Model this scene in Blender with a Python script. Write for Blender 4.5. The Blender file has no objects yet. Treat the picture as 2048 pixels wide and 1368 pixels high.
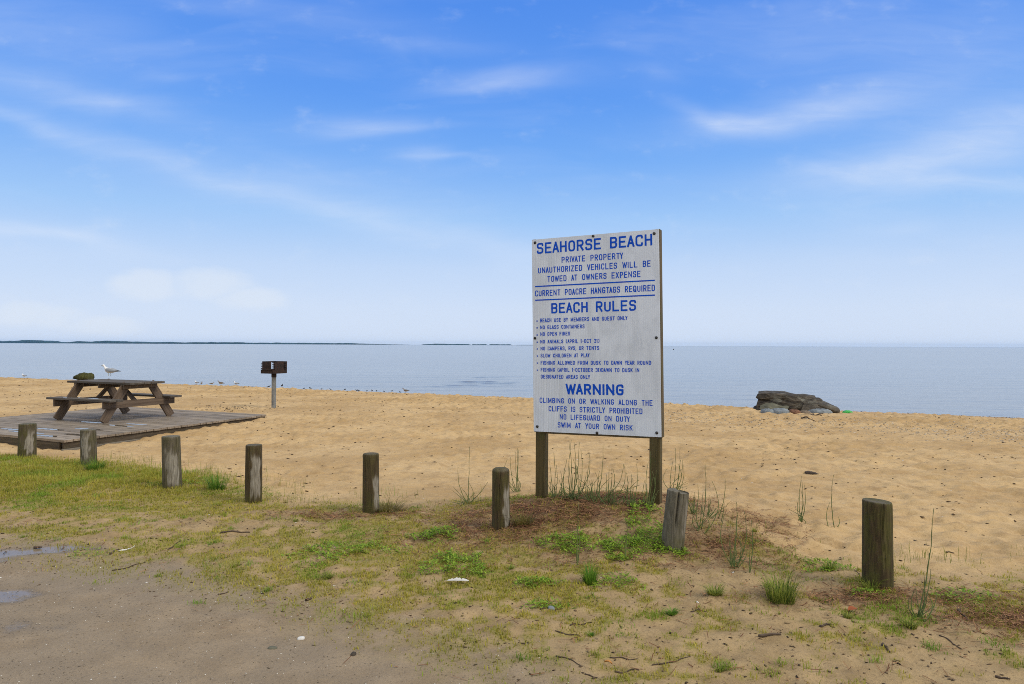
import bpy, bmesh, math, random
import numpy as np
from mathutils import Vector, Matrix, Euler

random.seed(7)
RNG = np.random.default_rng(7)
S = bpy.context.scene
C = S.collection
R = math.radians


def s(r, g, b):
    return tuple(((c / 255) / 12.92 if c / 255 <= 0.04045 else ((c / 255 + 0.055) / 1.055) ** 2.4) for c in (r, g, b))


# ------------------------------------------------------------------ camera
CAMZ, F = 1.6, 1365.33          # eye height; focal length in photo pixels (24 mm on 36 mm)
ROLL, PITCH = 0.0042, 6.0 / F
cam = bpy.data.cameras.new("camera")
cam.lens, cam.sensor_width, cam.clip_start, cam.clip_end = 24.0, 36.0, 0.05, 60000
camo = bpy.data.objects.new("camera", cam)
C.objects.link(camo)
CAM_ROT = Matrix.Rotation(R(90) + PITCH, 4, 'X') @ Matrix.Rotation(ROLL, 4, 'Z')
camo.matrix_world = Matrix.Translation((0, 0, CAMZ)) @ CAM_ROT
S.camera = camo

# ------------------------------------------------------------------ light and exposure
S.view_settings.view_transform = 'Standard'
S.view_settings.look = 'None'
S.view_settings.exposure = 0.0
S.view_settings.gamma = 1.0
S.render.engine = 'CYCLES'
S.cycles.use_denoising = False
S.cycles.filter_width = 0.95
S.cycles.sample_clamp_indirect = 4.0
S.render.resolution_x, S.render.resolution_y = 1024, 684
SUN_EL, SUN_AZ = R(44), R(112)        # azimuth clockwise from +Y: from the right, slightly behind
sl = bpy.data.lights.new("sun", 'SUN')
sl.energy, sl.angle, sl.color = 1.9, R(20), (1.0, 0.93, 0.82)
sun = bpy.data.objects.new("sun", sl)
C.objects.link(sun)
sd = Vector((math.sin(SUN_AZ) * math.cos(SUN_EL), math.cos(SUN_AZ) * math.cos(SUN_EL), math.sin(SUN_EL)))
sun.rotation_euler = sd.to_track_quat('Z', 'Y').to_euler()
sun.location = sd * 50


class NT:
    """small helper for node trees"""
    def __init__(self, tree):
        self.t = tree

    def n(self, kind, **kw):
        nd = self.t.nodes.new(kind)
        for k, v in kw.items():
            setattr(nd, k, v)
        return nd

    def l(self, a, b):
        self.t.links.new(a, b)

    def setin(self, sock, v):
        if hasattr(v, 'is_linked'):
            self.l(v, sock)
        else:
            sock.default_value = v

    def math(self, op, a, b=0.0, clamp=False):
        m = self.n('ShaderNodeMath', operation=op, use_clamp=clamp)
        self.setin(m.inputs[0], a)
        self.setin(m.inputs[1], b)
        return m.outputs[0]

    def mix(self, f, a, b, mode='MIX'):
        m = self.n('ShaderNodeMix', data_type='RGBA', blend_type=mode)
        self.setin(m.inputs[0], f)
        for sk, v in ((m.inputs[6], a), (m.inputs[7], b)):
            self.setin(sk, v if hasattr(v, 'is_linked') else (*v[:3], 1))
        return m.outputs[2]

    def noise(self, vec, scale, detail=3, rough=0.55, dist=0.0):
        m = self.n('ShaderNodeTexNoise')
        if vec is not None:
            self.l(vec, m.inputs['Vector'])
        m.inputs['Scale'].default_value = scale
        m.inputs['Detail'].default_value = detail
        m.inputs['Roughness'].default_value = rough
        m.inputs['Distortion'].default_value = dist
        return m.outputs[0]

    def mapping(self, vec, scale=(1, 1, 1), loc=(0, 0, 0), rot=(0, 0, 0), kind='POINT'):
        m = self.n('ShaderNodeMapping', vector_type=kind)
        self.l(vec, m.inputs[0])
        m.inputs['Location'].default_value = loc
        m.inputs['Rotation'].default_value = rot
        m.inputs['Scale'].default_value = scale
        return m.outputs[0]

    def ramp(self, f, stops, interp='LINEAR'):
        m = self.n('ShaderNodeValToRGB')
        m.color_ramp.interpolation = interp
        self.l(f, m.inputs[0])
        el = m.color_ramp.elements
        while len(el) < len(stops):
            el.new(0.5)
        for e, (p, c) in zip(el, stops):
            e.position = p
            e.color = (*c, 1) if not isinstance(c, float) else (c, c, c, 1)
        return m.outputs[0]

    def step(self, f, a, b):
        m = self.n('ShaderNodeMapRange', interpolation_type='SMOOTHSTEP')
        self.setin(m.inputs[0], f)
        m.inputs[1].default_value, m.inputs[2].default_value = a, b
        return m.outputs[0]

    def attr(self, name):
        m = self.n('ShaderNodeAttribute', attribute_name=name)
        return m

    def obj(self):
        return self.n('ShaderNodeTexCoord').outputs['Object']


# ------------------------------------------------------------------ sky
def build_sky():
    w = bpy.data.worlds.new("World")
    S.world = w
    w.use_nodes = True
    t = w.node_tree
    t.nodes.clear()
    k = NT(t)
    out = k.n('ShaderNodeOutputWorld')
    bg = k.n('ShaderNodeBackground')
    bg.inputs[1].default_value = 0.1
    k.l(bg.outputs[0], out.inputs[0])
    d = k.n('ShaderNodeTexCoord').outputs['Generated']
    sep = k.n('ShaderNodeSeparateXYZ')
    k.l(d, sep.inputs[0])
    sky = k.n('ShaderNodeTexSky', sky_type='NISHITA')
    sky.sun_disc = False
    sky.sun_elevation, sky.sun_rotation = SUN_EL, SUN_AZ
    # air colour by height above the horizon (x10: the background runs at 0.1)
    el = k.math('ADD', sep.outputs[2], 0.0, True)
    grade = k.ramp(el, [(0.0, s(216, 230, 251)), (0.05, s(211, 227, 251)), (0.11, s(196, 219, 251)),
                        (0.18, s(160, 202, 251)), (0.26, s(119, 176, 249)), (0.34, s(96, 158, 245)),
                        (0.45, s(82, 144, 239)), (0.53, s(150, 180, 228)), (0.66, (0.95, 0.97, 0.98))])  # top stops: white overcast dome above the view, added for soft light
    # unseen sky behind the camera: pale overcast, added to light sign and ground
    grade = k.mix(k.step(sep.outputs[1], 0.05, -0.45), grade, (0.90, 0.93, 0.97))
    ten = k.mix(1.0, grade, (10, 10, 10), 'MULTIPLY')
    base = k.mix(0.06, ten, sky.outputs[0])
    # cirrus: (u, v) = tangents of azimuth and height in front of the beach
    yy = k.math('MAXIMUM', sep.outputs[1], 0.08)
    u = k.math('DIVIDE', sep.outputs[0], yy)
    v = k.math('DIVIDE', sep.outputs[2], yy)
    uv = k.n('ShaderNodeCombineXYZ')
    k.l(u, uv.inputs[0])
    k.l(v, uv.inputs[1])
    wn = k.n('ShaderNodeTexNoise')
    k.l(k.mapping(uv.outputs[0], (2.2, 5, 1)), wn.inputs['Vector'])
    wn.inputs['Scale'].default_value = 1.6
    wn.inputs['Detail'].default_value = 3
    off = k.n('ShaderNodeVectorMath', operation='SUBTRACT')
    k.l(wn.outputs['Color'], off.inputs[0])
    off.inputs[1].default_value = (0.5, 0.5, 0.5)
    offs = k.n('ShaderNodeVectorMath', operation='MULTIPLY')
    k.l(off.outputs[0], offs.inputs[0])
    offs.inputs[1].default_value = (0.16, 0.045, 0)
    wuv = k.n('ShaderNodeVectorMath', operation='ADD')
    k.l(uv.outputs[0], wuv.inputs[0])
    k.l(offs.outputs[0], wuv.inputs[1])
    W = wuv.outputs[0]
    blobs = [  # px, py, half length, half thickness, tilt (deg, + rises to the right), strength
        (1000, 152, 115, 17, 0, .42), (930, 165, 90, 9, 6, .15), (735, 252, 90, 19, 0, .38), (800, 262, 90, 8, 3, .2),
        (820, 315, 42, 14, 0, .34), (880, 320, 70, 5, 0, .22), (1470, 242, 80, 17, -2, .42),
        (1390, 222, 80, 14, -24, .2), (1600, 222, 190, 26, 7, .42), (1760, 180, 220, 34, 16, .25),
        (1950, 362, 170, 14, -4, .42), (1880, 300, 260, 55, 14, .42), (2000, 240, 200, 60, 15, .3),
        (1700, 335, 170, 20, 6, .25), (110, 180, 210, 26, -12, .34), (215, 195, 60, 13, -3, .2),
        (340, 145, 50, 9, 0, .15), (60, 60, 260, 60, -8, .24), (60, 245, 170, 14, -22, .3),
        (300, 320, 240, 19, -21, .20), (640, 420, 270, 22, -16, .24), (980, 490, 280, 26, -14, .22),
        (550, 370, 360, 80, -10, .16), (30, 468, 150, 13, -5, .46), (150, 485, 130, 10, -9, .25),
        (860, 90, 110, 13, -4, .18), (600, 20, 220, 22, -8, .18), (1300, 140, 50, 14, -10, .16),
        (1900, 60, 300, 70, 5, .18), (1600, 70, 260, 60, 0, .12), (1800, 455, 90, 10, 4, .12)]
    total = None
    for px, py, a, b, tl, st in blobs:
        m = k.mapping(W, (a / F * 1.15, b / F * 1.15, 1), ((px - 1024) / F, (690 - py) / F, 0), (0, 0, R(tl)), 'TEXTURE')
        dt = k.n('ShaderNodeVectorMath', operation='DOT_PRODUCT')
        k.l(m, dt.inputs[0])
        k.l(m, dt.inputs[1])
        g = k.math('MULTIPLY', k.math('EXPONENT', k.math('MULTIPLY', dt.outputs['Value'], -1.0)), st)
        total = g if total is None else k.math('ADD', total, g)
    streak = k.noise(k.mapping(W, (3.0, 16, 1), rot=(0, 0, R(-6))), 3.0, 5, 0.6, 0.6)
    fac = k.math('MULTIPLY', total, k.math('ADD', k.math('MULTIPLY', streak, 0.72), 0.22))
    thin = k.noise(k.mapping(W, (1.6, 7, 1), rot=(0, 0, R(9))), 2.2, 4, 0.55, 0.4)
    fac = k.math('ADD', fac, k.math('MULTIPLY', k.step(thin, 0.45, 0.8), 0.10))
    # low cumulus bank on the left
    pn = k.noise(k.mapping(uv.outputs[0], (1, 1.8, 1)), 14, 4, 0.6)
    bank = None
    for px, py, a, b, st in [(290, 572, 90, 42, 1.), (420, 570, 120, 40, .9), (500, 600, 100, 36, .8), (70, 635, 130, 34, .8), (210, 655, 110, 26, .8)]:
        m = k.mapping(uv.outputs[0], (a / F, b / F, 1), ((px - 1024) / F, (690 - py) / F, 0), (0, 0, 0), 'TEXTURE')
        dt = k.n('ShaderNodeVectorMath', operation='DOT_PRODUCT')
        k.l(m, dt.inputs[0])
        k.l(m, dt.inputs[1])
        g = k.math('MULTIPLY', k.math('SUBTRACT', 1.0, dt.outputs['Value'], True), st)
        bank = g if bank is None else k.math('MAXIMUM', bank, g)
    bank = k.step(k.math('ADD', bank, k.math('MULTIPLY', k.math('SUBTRACT', pn, 0.5), 1.3)), 0.05, 0.85)
    front = k.math('GREATER_THAN', sep.outputs[1], 0.1)
    c1 = k.mix(k.math('MULTIPLY', fac, front, True), base, tuple(10 * x for x in s(226, 236, 252)))
    c2 = k.mix(k.math('MULTIPLY', k.math('MULTIPLY', bank, 0.5), front), c1, tuple(10 * x for x in s(228, 236, 246)))
    k.l(c2, bg.inputs[0])


build_sky()


# ------------------------------------------------------------------ noise and ground heights
def _hash(ix, iy, seed):
    h = (ix.astype(np.int64) * 374761393 + iy.astype(np.int64) * 668265263 + seed * 974634533) & 0x7fffffff
    h = ((h ^ (h >> 13)) * 1274126177) & 0x7fffffff
    h = h ^ (h >> 16)
    return h


def perlin(x, y, seed=0):
    x = np.asarray(x, float)
    y = np.asarray(y, float)
    ix, iy = np.floor(x), np.floor(y)
    fx, fy = x - ix, y - iy
    ux, uy = fx * fx * fx * (fx * (fx * 6 - 15) + 10), fy * fy * fy * (fy * (fy * 6 - 15) + 10)
    ix, iy = ix.astype(np.int64), iy.astype(np.int64)

    def g(dx, dy):
        a = (_hash(ix + dx, iy + dy, seed) % 3600) * (math.pi / 1800)
        return np.cos(a) * (fx - dx) + np.sin(a) * (fy - dy)
    n0 = g(0, 0) * (1 - ux) + g(1, 0) * ux
    n1 = g(0, 1) * (1 - ux) + g(1, 1) * ux
    return (n0 * (1 - uy) + n1 * uy) * 1.5


def fbm(x, y, seed=0, octs=4):
    v, a = 0, 1.0
    for o in range(octs):
        v = v + a * perlin(x * 2 ** o, y * 2 ** o, seed + o * 17)
        a *= 0.5
    return v / 1.9


def sst(v, a, b):
    t = np.clip((np.asarray(v, float) - a) / (b - a), 0, 1)
    return t * t * (3 - 2 * t)


NS, NC = 0.395, 0.919
LOT_X = [-30, -4.36, -3.23, -2.36, -1.6, -1.04, -0.57, -0.065, 0.43, 0.82, 1.6, 4, 30]
LOT_Y = [8.2, 5.80, 5.36, 5.15, 4.72, 4.38, 4.02, 3.69, 3.32, 3.0, 2.5, 1.6, -8]
SAND_X = [-30, -8, -6, -3.9, -2.26, -1.68, -0.9, -0.13, 1.4, 1.85, 2.1, 2.7, 3.75, 30]
SAND_Y = [16, 10.4, 9.7, 8.6, 7.2, 6.9, 6.9, 7.2, 6.8, 6.2, 5.4, 5.0, 5.0, 2]


def lotd(x, y):
    """> 0 inside the gravel lot (metres from its edge, roughly)"""
    w = 0.22 * fbm(x * 0.9, y * 0.9, 31, 3)
    return np.interp(x, LOT_X, LOT_Y) + w - y


def vegd(x, y):
    """> 0 on the grown side of the sand edge"""
    w = 0.35 * fbm(x * 0.8, y * 0.8, 51, 3)
    return np.interp(x, SAND_X, SAND_Y) + w - y


def shore(x, y):
    return 26.8 - (NS * x + NC * y)


def macro(x, y):
    x = np.asarray(x, float)
    y = np.asarray(y, float)
    sd_ = shore(x, y)
    t = NC * x - NS * y
    zc = np.interp(t, [-60, -31, -20, -7, 1, 8], [.14, .12, .095, .05, .0, -.04])
    up = zc * sst(sd_, 22, 10)
    down = np.where(sd_ < 9, -(zc + 0.7) * (np.clip(9 - sd_, 0, None) / 9) ** 1.12, 0)
    z = np.maximum(up + down, -4.0 + 0 * x)
    z = z + 0.22 * np.exp(-(((x - 1.0) / 1.25) ** 2 + ((y - 6.2) / 0.85) ** 2))
    z = z - 0.07 * np.exp(-(((x + 6.6) / 2.6) ** 2 + ((y - 10.8) / 1.8) ** 2))
    z = z - 0.035 * sst(np.interp(x, LOT_X, LOT_Y) - y, -0.5, 0.4)
    return z


def hgt(x, y):
    x = np.asarray(x, float)
    y = np.asarray(y, float)
    L = sst(lotd(x, y), -0.15, 0.25)
    V = sst(vegd(x, y), -0.3, 0.5)
    sd_ = shore(x, y)
    near = sst(sd_, 1.5, 6)
    n1 = fbm(x * 1.5, y * 1.9, 3, 2)
    n2 = perlin(x * 3.6, y * 4.6, 5)
    n3 = perlin(x * 9, y * 11, 9)
    pits = -np.clip(0.42 - np.abs(perlin(x * 2.4, y * 2.9, 14) + 0.25 * n2), 0, 1) ** 2
    n4 = perlin(x * 6.0 + .5 * n2, y * 7.5, 11)
    sand = 0.035 * n1 + 0.030 * n2 + 0.028 * n4 + 0.016 * n3 + 0.13 * pits
    sand = sand * (.72 + .55 * perlin(x * .32, y * .45, 19)) * (0.18 + 0.82 * near) * (1 + 0.8 * sst(sd_, 13, 9) * near)
    grown = 0.026 * fbm(x * 1.6, y * 1.6, 21, 2) + 0.016 * perlin(x * 6, y * 6, 23) + 0.010 * perlin(x * 17, y * 17, 24)
    lot = 0.011 * fbm(x * 0.8 + y * 0.3, y * 1.3, 61, 2) + 0.004 * perlin(x * 4, y * 5, 63) + 0.0022 * perlin(x * 18, y * 18, 64)
    m = sand * (1 - V) + grown * V
    m = m * (1 - L) + lot * L
    # sand swept up round the grill and deck corner, a hump at the crest
    return macro(x, y) + m


CR = CAM_ROT.to_3x3()


def ray(px, py):
    d = CR @ Vector(((px - 1024) / F, -(py - 684) / F, -1))
    return d / d.y


def onray(px, py, depth):
    d = ray(px, py)
    return Vector((0, 0, CAMZ)) + d * depth


def at(px, py, full=True):
    """where the sight line of a photo pixel meets the ground"""
    d = ray(px, py)
    ys = np.concatenate([np.arange(1.5, 12, 0.01), np.arange(12, 70, 0.03)])
    f = CAMZ + d.z * ys - macro(d.x * ys, ys)
    i = np.argmax(f < 0)
    if not (f < 0).any():
        i = np.argmin(f)
    y = ys[i]
    x = d.x * y
    return Vector((x, y, float(hgt(x, y) if full else macro(x, y))))


# ------------------------------------------------------------------ mesh helpers
def tag(o, label=None, cat=None, group=None, kind=None):
    if label:
        o['label'] = label
    if cat:
        o['category'] = cat
    if group:
        o['group'] = group
    if kind:
        o['kind'] = kind
    return o


def empty(name, loc, rz=0.0, label=None, cat=None, group=None, rot=None):
    o = bpy.data.objects.new(name, None)
    o.empty_display_size = 0.1
    C.objects.link(o)
    o.location = loc
    o.rotation_euler = rot if rot else (0, 0, rz)
    return tag(o, label, cat, group)


def link_mesh(name, me, mat, parent=None, smooth=False):
    o = bpy.data.objects.new(name, me)
    C.objects.link(o)
    if mat:
        me.materials.append(mat)
    if smooth:
        me.polygons.foreach_set('use_smooth', np.ones(len(me.polygons), bool))
    if parent:
        o.parent = parent
    return o


def np_mesh(name, V, faces, cols=None, attrs=None):
    """V (n,3); faces: list of (m,k) index arrays"""
    me = bpy.data.meshes.new(name)
    V = np.asarray(V, np.float32)
    me.vertices.add(len(V))
    me.vertices.foreach_set('co', V.ravel())
    idx = np.concatenate([f.ravel() for f in faces]).astype(np.int32)
    tot = np.concatenate([np.full(len(f), f.shape[1]) for f in faces]).astype(np.int32)
    st = np.concatenate([[0], np.cumsum(tot)[:-1]]).astype(np.int32)
    me.loops.add(len(idx))
    me.loops.foreach_set('vertex_index', idx)
    me.polygons.add(len(tot))
    me.polygons.foreach_set('loop_start', st)
    me.polygons.foreach_set('loop_total', tot)
    me.update(calc_edges=True)
    if cols is not None:
        a = me.attributes.new('col', 'FLOAT_COLOR', 'POINT')
        c4 = np.ones((len(V), 4), np.float32)
        c4[:, :3] = cols
        a.data.foreach_set('color', c4.ravel())
    for k_, v_ in (attrs or {}).items():
        a = me.attributes.new(k_, 'FLOAT', 'POINT')
        a.data.foreach_set('value', np.asarray(v_, np.float32).ravel())
    return me


class MB:
    def __init__(self):
        self.v, self.f = [], []

    def add(self, vs, fs):
        b = len(self.v)
        self.v += [tuple(p) for p in vs]
        self.f += [tuple(b + i for i in f) for f in fs]

    def box(self, size, M=None, c=(0, 0, 0)):
        x, y, z = (q / 2 for q in size)
        vs = [Vector((c[0] + a * x, c[1] + b * y, c[2] + e * z)) for a in (-1, 1) for b in (-1, 1) for e in (-1, 1)]
        if M:
            vs = [M @ p for p in vs]
        self.add(vs, [(0, 1, 3, 2), (4, 6, 7, 5), (0, 4, 5, 1), (2, 3, 7, 6), (0, 2, 6, 4), (1, 5, 7, 3)])

    def tube(self, pts, rads, n=6, cap=True):
        pts = [Vector(p) for p in pts]
        rings = []
        for i, p in enumerate(pts):
            d = (pts[min(i + 1, len(pts) - 1)] - pts[max(i - 1, 0)]).normalized()
            a = d.orthogonal().normalized() if abs(d.z) > 0.9 else d.cross(Vector((0, 0, 1))).normalized()
            b = d.cross(a)
            r = rads[i] if hasattr(rads, '__len__') else rads
            rings.append([p + (a * math.cos(2 * math.pi * k / n) + b * math.sin(2 * math.pi * k / n)) * r for k in range(n)])
        b0 = len(self.v)
        for r_ in rings:
            self.v += [tuple(q) for q in r_]
        for i in range(len(rings) - 1):
            for k in range(n):
                a0, a1 = b0 + i * n + k, b0 + i * n + (k + 1) % n
                self.f.append((a0, a1, a1 + n, a0 + n))
        if cap:
            self.f.append(tuple(b0 + k for k in range(n))[::-1])
            self.f.append(tuple(b0 + (len(rings) - 1) * n + k for k in range(n)))

    def build(self, name, mat, parent=None, smooth=False, bevel=0.0, recalc=True):
        me = bpy.data.meshes.new(name)
        me.from_pydata(self.v, [], self.f)
        if recalc:
            bm = bmesh.new()
            bm.from_mesh(me)
            bmesh.ops.recalc_face_normals(bm, faces=bm.faces)
            bm.to_mesh(me)
            bm.free()
        o = link_mesh(name, me, mat, parent, smooth)
        if bevel:
            m = o.modifiers.new('bevel', 'BEVEL')
            m.width, m.segments, m.limit_method = bevel, 2, 'ANGLE'
        return o


def board(name, length, width, thick, mat, parent, loc, rot, bevel=0.004):
    """a plank: length on local X, width on local Y, thickness on local Z, a few cuts along it for slight warp"""
    mb = MB()
    n = 8
    vs, fs = [], []
    rr = random.random() * 100
    for i in range(n + 1):
        x = -length / 2 + length * i / n
        wv = 0.002 * math.sin(i * 1.3 + rr)
        for (a, b) in ((-1, -1), (1, -1), (1, 1), (-1, 1)):
            vs.append((x, a * width / 2 + wv * 0.6, b * thick / 2 + wv))
    for i in range(n):
        for k in range(4):
            a0, a1 = i * 4 + k, i * 4 + (k + 1) % 4
            fs.append((a0, a1, a1 + 4, a0 + 4))
    fs.append((3, 2, 1, 0))
    fs.append(tuple(n * 4 + k for k in range(4)))
    mb.add(vs, fs)
    o = mb.build(name, mat, parent, bevel=bevel)
    o.location = loc
    o.rotation_euler = rot
    return o


# ------------------------------------------------------------------ materials
def new_mat(name):
    m = bpy.data.materials.new(name)
    m.use_nodes = True
    k = NT(m.node_tree)
    b = m.node_tree.nodes['Principled BSDF']
    return m, k, b


def bump(k, b, h, strength=0.3, dist=0.01):
    n = k.n('ShaderNodeBump')
    n.inputs['Strength'].default_value = strength
    n.inputs['Distance'].default_value = dist
    k.l(h, n.inputs['Height'])
    k.l(n.outputs[0], b.inputs['Normal'])


def plain(name, col, rough=0.7, metal=0.0, var=0.25, scale=8.0, spec=0.3):
    m, k, b = new_mat(name)
    n = k.noise(k.obj(), scale, 5, 0.6)
    c = k.mix(k.step(n, 0.3, 0.7), tuple(x * (1 - var) for x in col), tuple(min(1, x * (1 + var)) for x in col))
    k.l(c, b.inputs['Base Color'])
    b.inputs['Roughness'].default_value = rough
    b.inputs['Metallic'].default_value = metal
    b.inputs['Specular IOR Level'].default_value = spec
    bump(k, b, n, 0.25, 0.01)
    return m


def wood(name, dark, mid, pale, rough=0.75, axis=0, moss=None, mossamt=0.0, wet=False, pale_at=(0.55, 0.8)):
    m, k, b = new_mat(name)
    o = k.obj()
    inf = k.n('ShaderNodeObjectInfo')
    isl = k.n('ShaderNodeNewGeometry')
    off = k.n('ShaderNodeVectorMath', operation='SCALE')
    cx = k.n('ShaderNodeCombineXYZ')
    for q in range(3):
        k.l(k.math('ADD', inf.outputs['Random'], isl.outputs['Random Per Island']), cx.inputs[q])
    k.l(cx.outputs[0], off.inputs[0])
    off.inputs['Scale'].default_value = 17.0
    vv = k.n('ShaderNodeVectorMath', operation='ADD')
    k.l(o, vv.inputs[0])
    k.l(off.outputs[0], vv.inputs[1])
    sc = [38, 38, 38]
    sc[axis] = 1.8
    g = k.noise(k.mapping(vv.outputs[0], tuple(sc)), 1.0, 6, 0.62, 0.8)
    sc2 = [9, 9, 9]
    sc2[axis] = 1.1
    big = k.noise(k.mapping(vv.outputs[0], tuple(sc2)), 1.0, 4, 0.6, 0.3)
    c = k.mix(k.step(g, 0.32, 0.68), dark, mid)
    c = k.mix(k.step(big, *pale_at), c, pale)
    c = k.mix(k.step(g, 0.36, 0.28), c, tuple(x * 0.35 for x in dark))
    isr = k.math('ADD', k.math('MULTIPLY', isl.outputs['Random Per Island'], 0.5), 0.75)
    gr = k.n('ShaderNodeCombineXYZ')
    for q in range(3):
        k.l(isr, gr.inputs[q])
    c = k.mix(1.0, c, gr.outputs[0], 'MULTIPLY')
    if moss:
        mn = k.noise(vv.outputs[0], 6.0, 5, 0.65)
        c = k.mix(k.math('MULTIPLY', k.step(mn, 0.48, 0.66), mossamt), c, moss)
    k.l(c, b.inputs['Base Color'])
    b.inputs['Roughness'].default_value = rough
    b.inputs['Specular IOR Level'].default_value = 0.35
    if wet:
        k.l(k.math('ADD', k.math('MULTIPLY', k.step(big, 0.35, 0.65), 0.4), rough - 0.35), b.inputs['Roughness'])
    bump(k, b, g, 0.45, 0.006)
    return m


def colmat(name, rough=0.7, trans=0.0, spec=0.3, hue=0.0):
    m, k, b = new_mat(name)
    a = k.attr('col')
    k.l(a.outputs['Color'], b.inputs['Base Color'])
    b.inputs['Roughness'].default_value = rough
    b.inputs['Specular IOR Level'].default_value = spec
    if trans:
        tr = k.n('ShaderNodeBsdfTranslucent')
        k.l(a.outputs['Color'], tr.inputs[0])
        mx = k.n('ShaderNodeMixShader')
        mx.inputs[0].default_value = trans
        k.l(b.outputs[0], mx.inputs[1])
        k.l(tr.outputs[0], mx.inputs[2])
        k.l(mx.outputs[0], m.node_tree.nodes['Material Output'].inputs[0])
    return m


SAND_A, SAND_B, SAND_C = (0.43, 0.280, 0.126), (0.555, 0.382, 0.188), (0.345, 0.218, 0.100)


def ground_material():
    m, k, b = new_mat("beach_and_lot_ground")
    P = k.n('ShaderNodeNewGeometry').outputs['Position']
    lot, veg, lit, wet = (k.attr(q).outputs['Fac'] for q in ('lot', 'veg', 'litter', 'wet'))
    big = k.noise(k.mapping(P, (1, 1.4, 1)), 0.55, 4, 0.6)
    mid = k.noise(P, 5.0, 5, 0.6)
    fine = k.noise(P, 60, 4, 0.7)
    grain = k.noise(P, 260, 2, 0.7)
    c = k.mix(k.step(big, 0.35, 0.65), SAND_A, SAND_B)
    c = k.mix(k.math('MULTIPLY', k.step(mid, 0.48, 0.72), 0.7), c, SAND_C)
    m2_ = k.noise(k.mapping(P, (1, 1.3, 1)), 17, 4, 0.65)
    c = k.mix(k.math('MULTIPLY', k.step(m2_, 0.52, 0.72), 0.5), c, (0.30, 0.19, 0.085))
    c = k.mix(k.math('MULTIPLY', k.step(m2_, 0.45, 0.30), 0.35), c, (0.64, 0.47, 0.26))
    c = k.mix(k.math('MULTIPLY', k.step(fine, 0.52, 0.75), 0.5), c, (0.26, 0.165, 0.075))
    c = k.mix(k.math('MULTIPLY', k.step(grain, 0.60, 0.72), 0.4), c, (0.75, 0.62, 0.42))
    so = k.attr('soil').outputs['Fac']
    soc = k.mix(k.step(mid, 0.3, 0.7), (0.255, 0.175, 0.086), (0.420, 0.296, 0.148))
    soc = k.mix(k.math('MULTIPLY', k.step(fine, 0.5, 0.68), 0.55), soc, (0.115, 0.075, 0.038))
    soc = k.mix(k.math('MULTIPLY', k.step(grain, 0.60, 0.72), 0.35), soc, (0.60, 0.48, 0.31))
    c = k.mix(k.math('MULTIPLY', so, 0.85), c, soc)
    # shore edge: damp, pinkish sand
    c = k.mix(k.math('MULTIPLY', wet, .8), c, (0.41, 0.262, 0.165))
    # lot: grey-brown packed sand with grit
    lc = k.mix(k.step(mid, 0.35, 0.7), (0.258, 0.186, 0.112), (0.340, 0.250, 0.155))
    lc = k.mix(k.math('MULTIPLY', k.step(big, 0.40, 0.62), 0.55), lc, (0.245, 0.198, 0.145))
    lc = k.mix(k.math('MULTIPLY', k.step(fine, 0.50, 0.70), 0.55), lc, (0.140, 0.110, 0.080))
    lc = k.mix(k.math('MULTIPLY', k.step(grain, 0.58, 0.72), 0.7), lc, (0.42, 0.35, 0.26))
    c = k.mix(lot, c, lc)
    # grown ground: moss film between the blades
    gm = k.noise(P, 9, 5, 0.7)
    vc = k.mix(k.step(gm, 0.35, 0.65), (0.290, 0.230, 0.055), (0.215, 0.205, 0.034))
    vf = k.math('MULTIPLY', veg, k.math('ADD', 0.25, k.math('MULTIPLY', k.step(gm, 0.3, 0.6), 0.6)))
    c = k.mix(vf, c, vc)
    c = k.mix(k.math('MULTIPLY', lit, k.step(k.math('ADD', gm, k.math('MULTIPLY', fine, 0.4)), 0.5, 0.8)), c, (0.145, 0.062, 0.030))
    # standing wet in the lot
    pud = k.attr('puddle').outputs['Fac']
    c = k.mix(k.math('MULTIPLY', pud, 0.5), c, (0.145, 0.120, 0.095))
    k.l(c, b.inputs['Base Color'])
    film = k.math('MULTIPLY', k.step(k.math('SUBTRACT', pud, k.math('MULTIPLY', fine, 0.35)), 0.12, 0.55), 1.0)
    ro = k.math('SUBTRACT', 0.92, k.math('MULTIPLY', film, 0.84))
    ro = k.math('SUBTRACT', ro, k.math('MULTIPLY', wet, 0.4))
    k.l(ro, b.inputs['Roughness'])
    b.inputs['IOR'].default_value = 1.33
    b.inputs['Specular IOR Level'].default_value = 0.5
    h = k.math('ADD', k.math('MULTIPLY', fine, 0.7), k.math('MULTIPLY', grain, 0.45))
    h = k.math('ADD', h, k.math('MULTIPLY', mid, 1.5))
    h = k.math('MULTIPLY', h, k.math('SUBTRACT', 1.0, k.math('MULTIPLY', film, 0.93)))
    bump(k, b, h, 0.7, 0.013)
    return m


M_GROUND = ground_material()


# ------------------------------------------------------------------ ground sheet
def axis_vals(segs):
    out = []
    for a, b_, st in segs:
        out.append(np.arange(a, b_, st))
    return np.concatenate(out)


def geo(a, b_, st, g):
    v, q = [], a
    while q < b_:
        v.append(q)
        q += st
        st *= g
    v.append(b_)
    return np.array(v)


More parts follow.
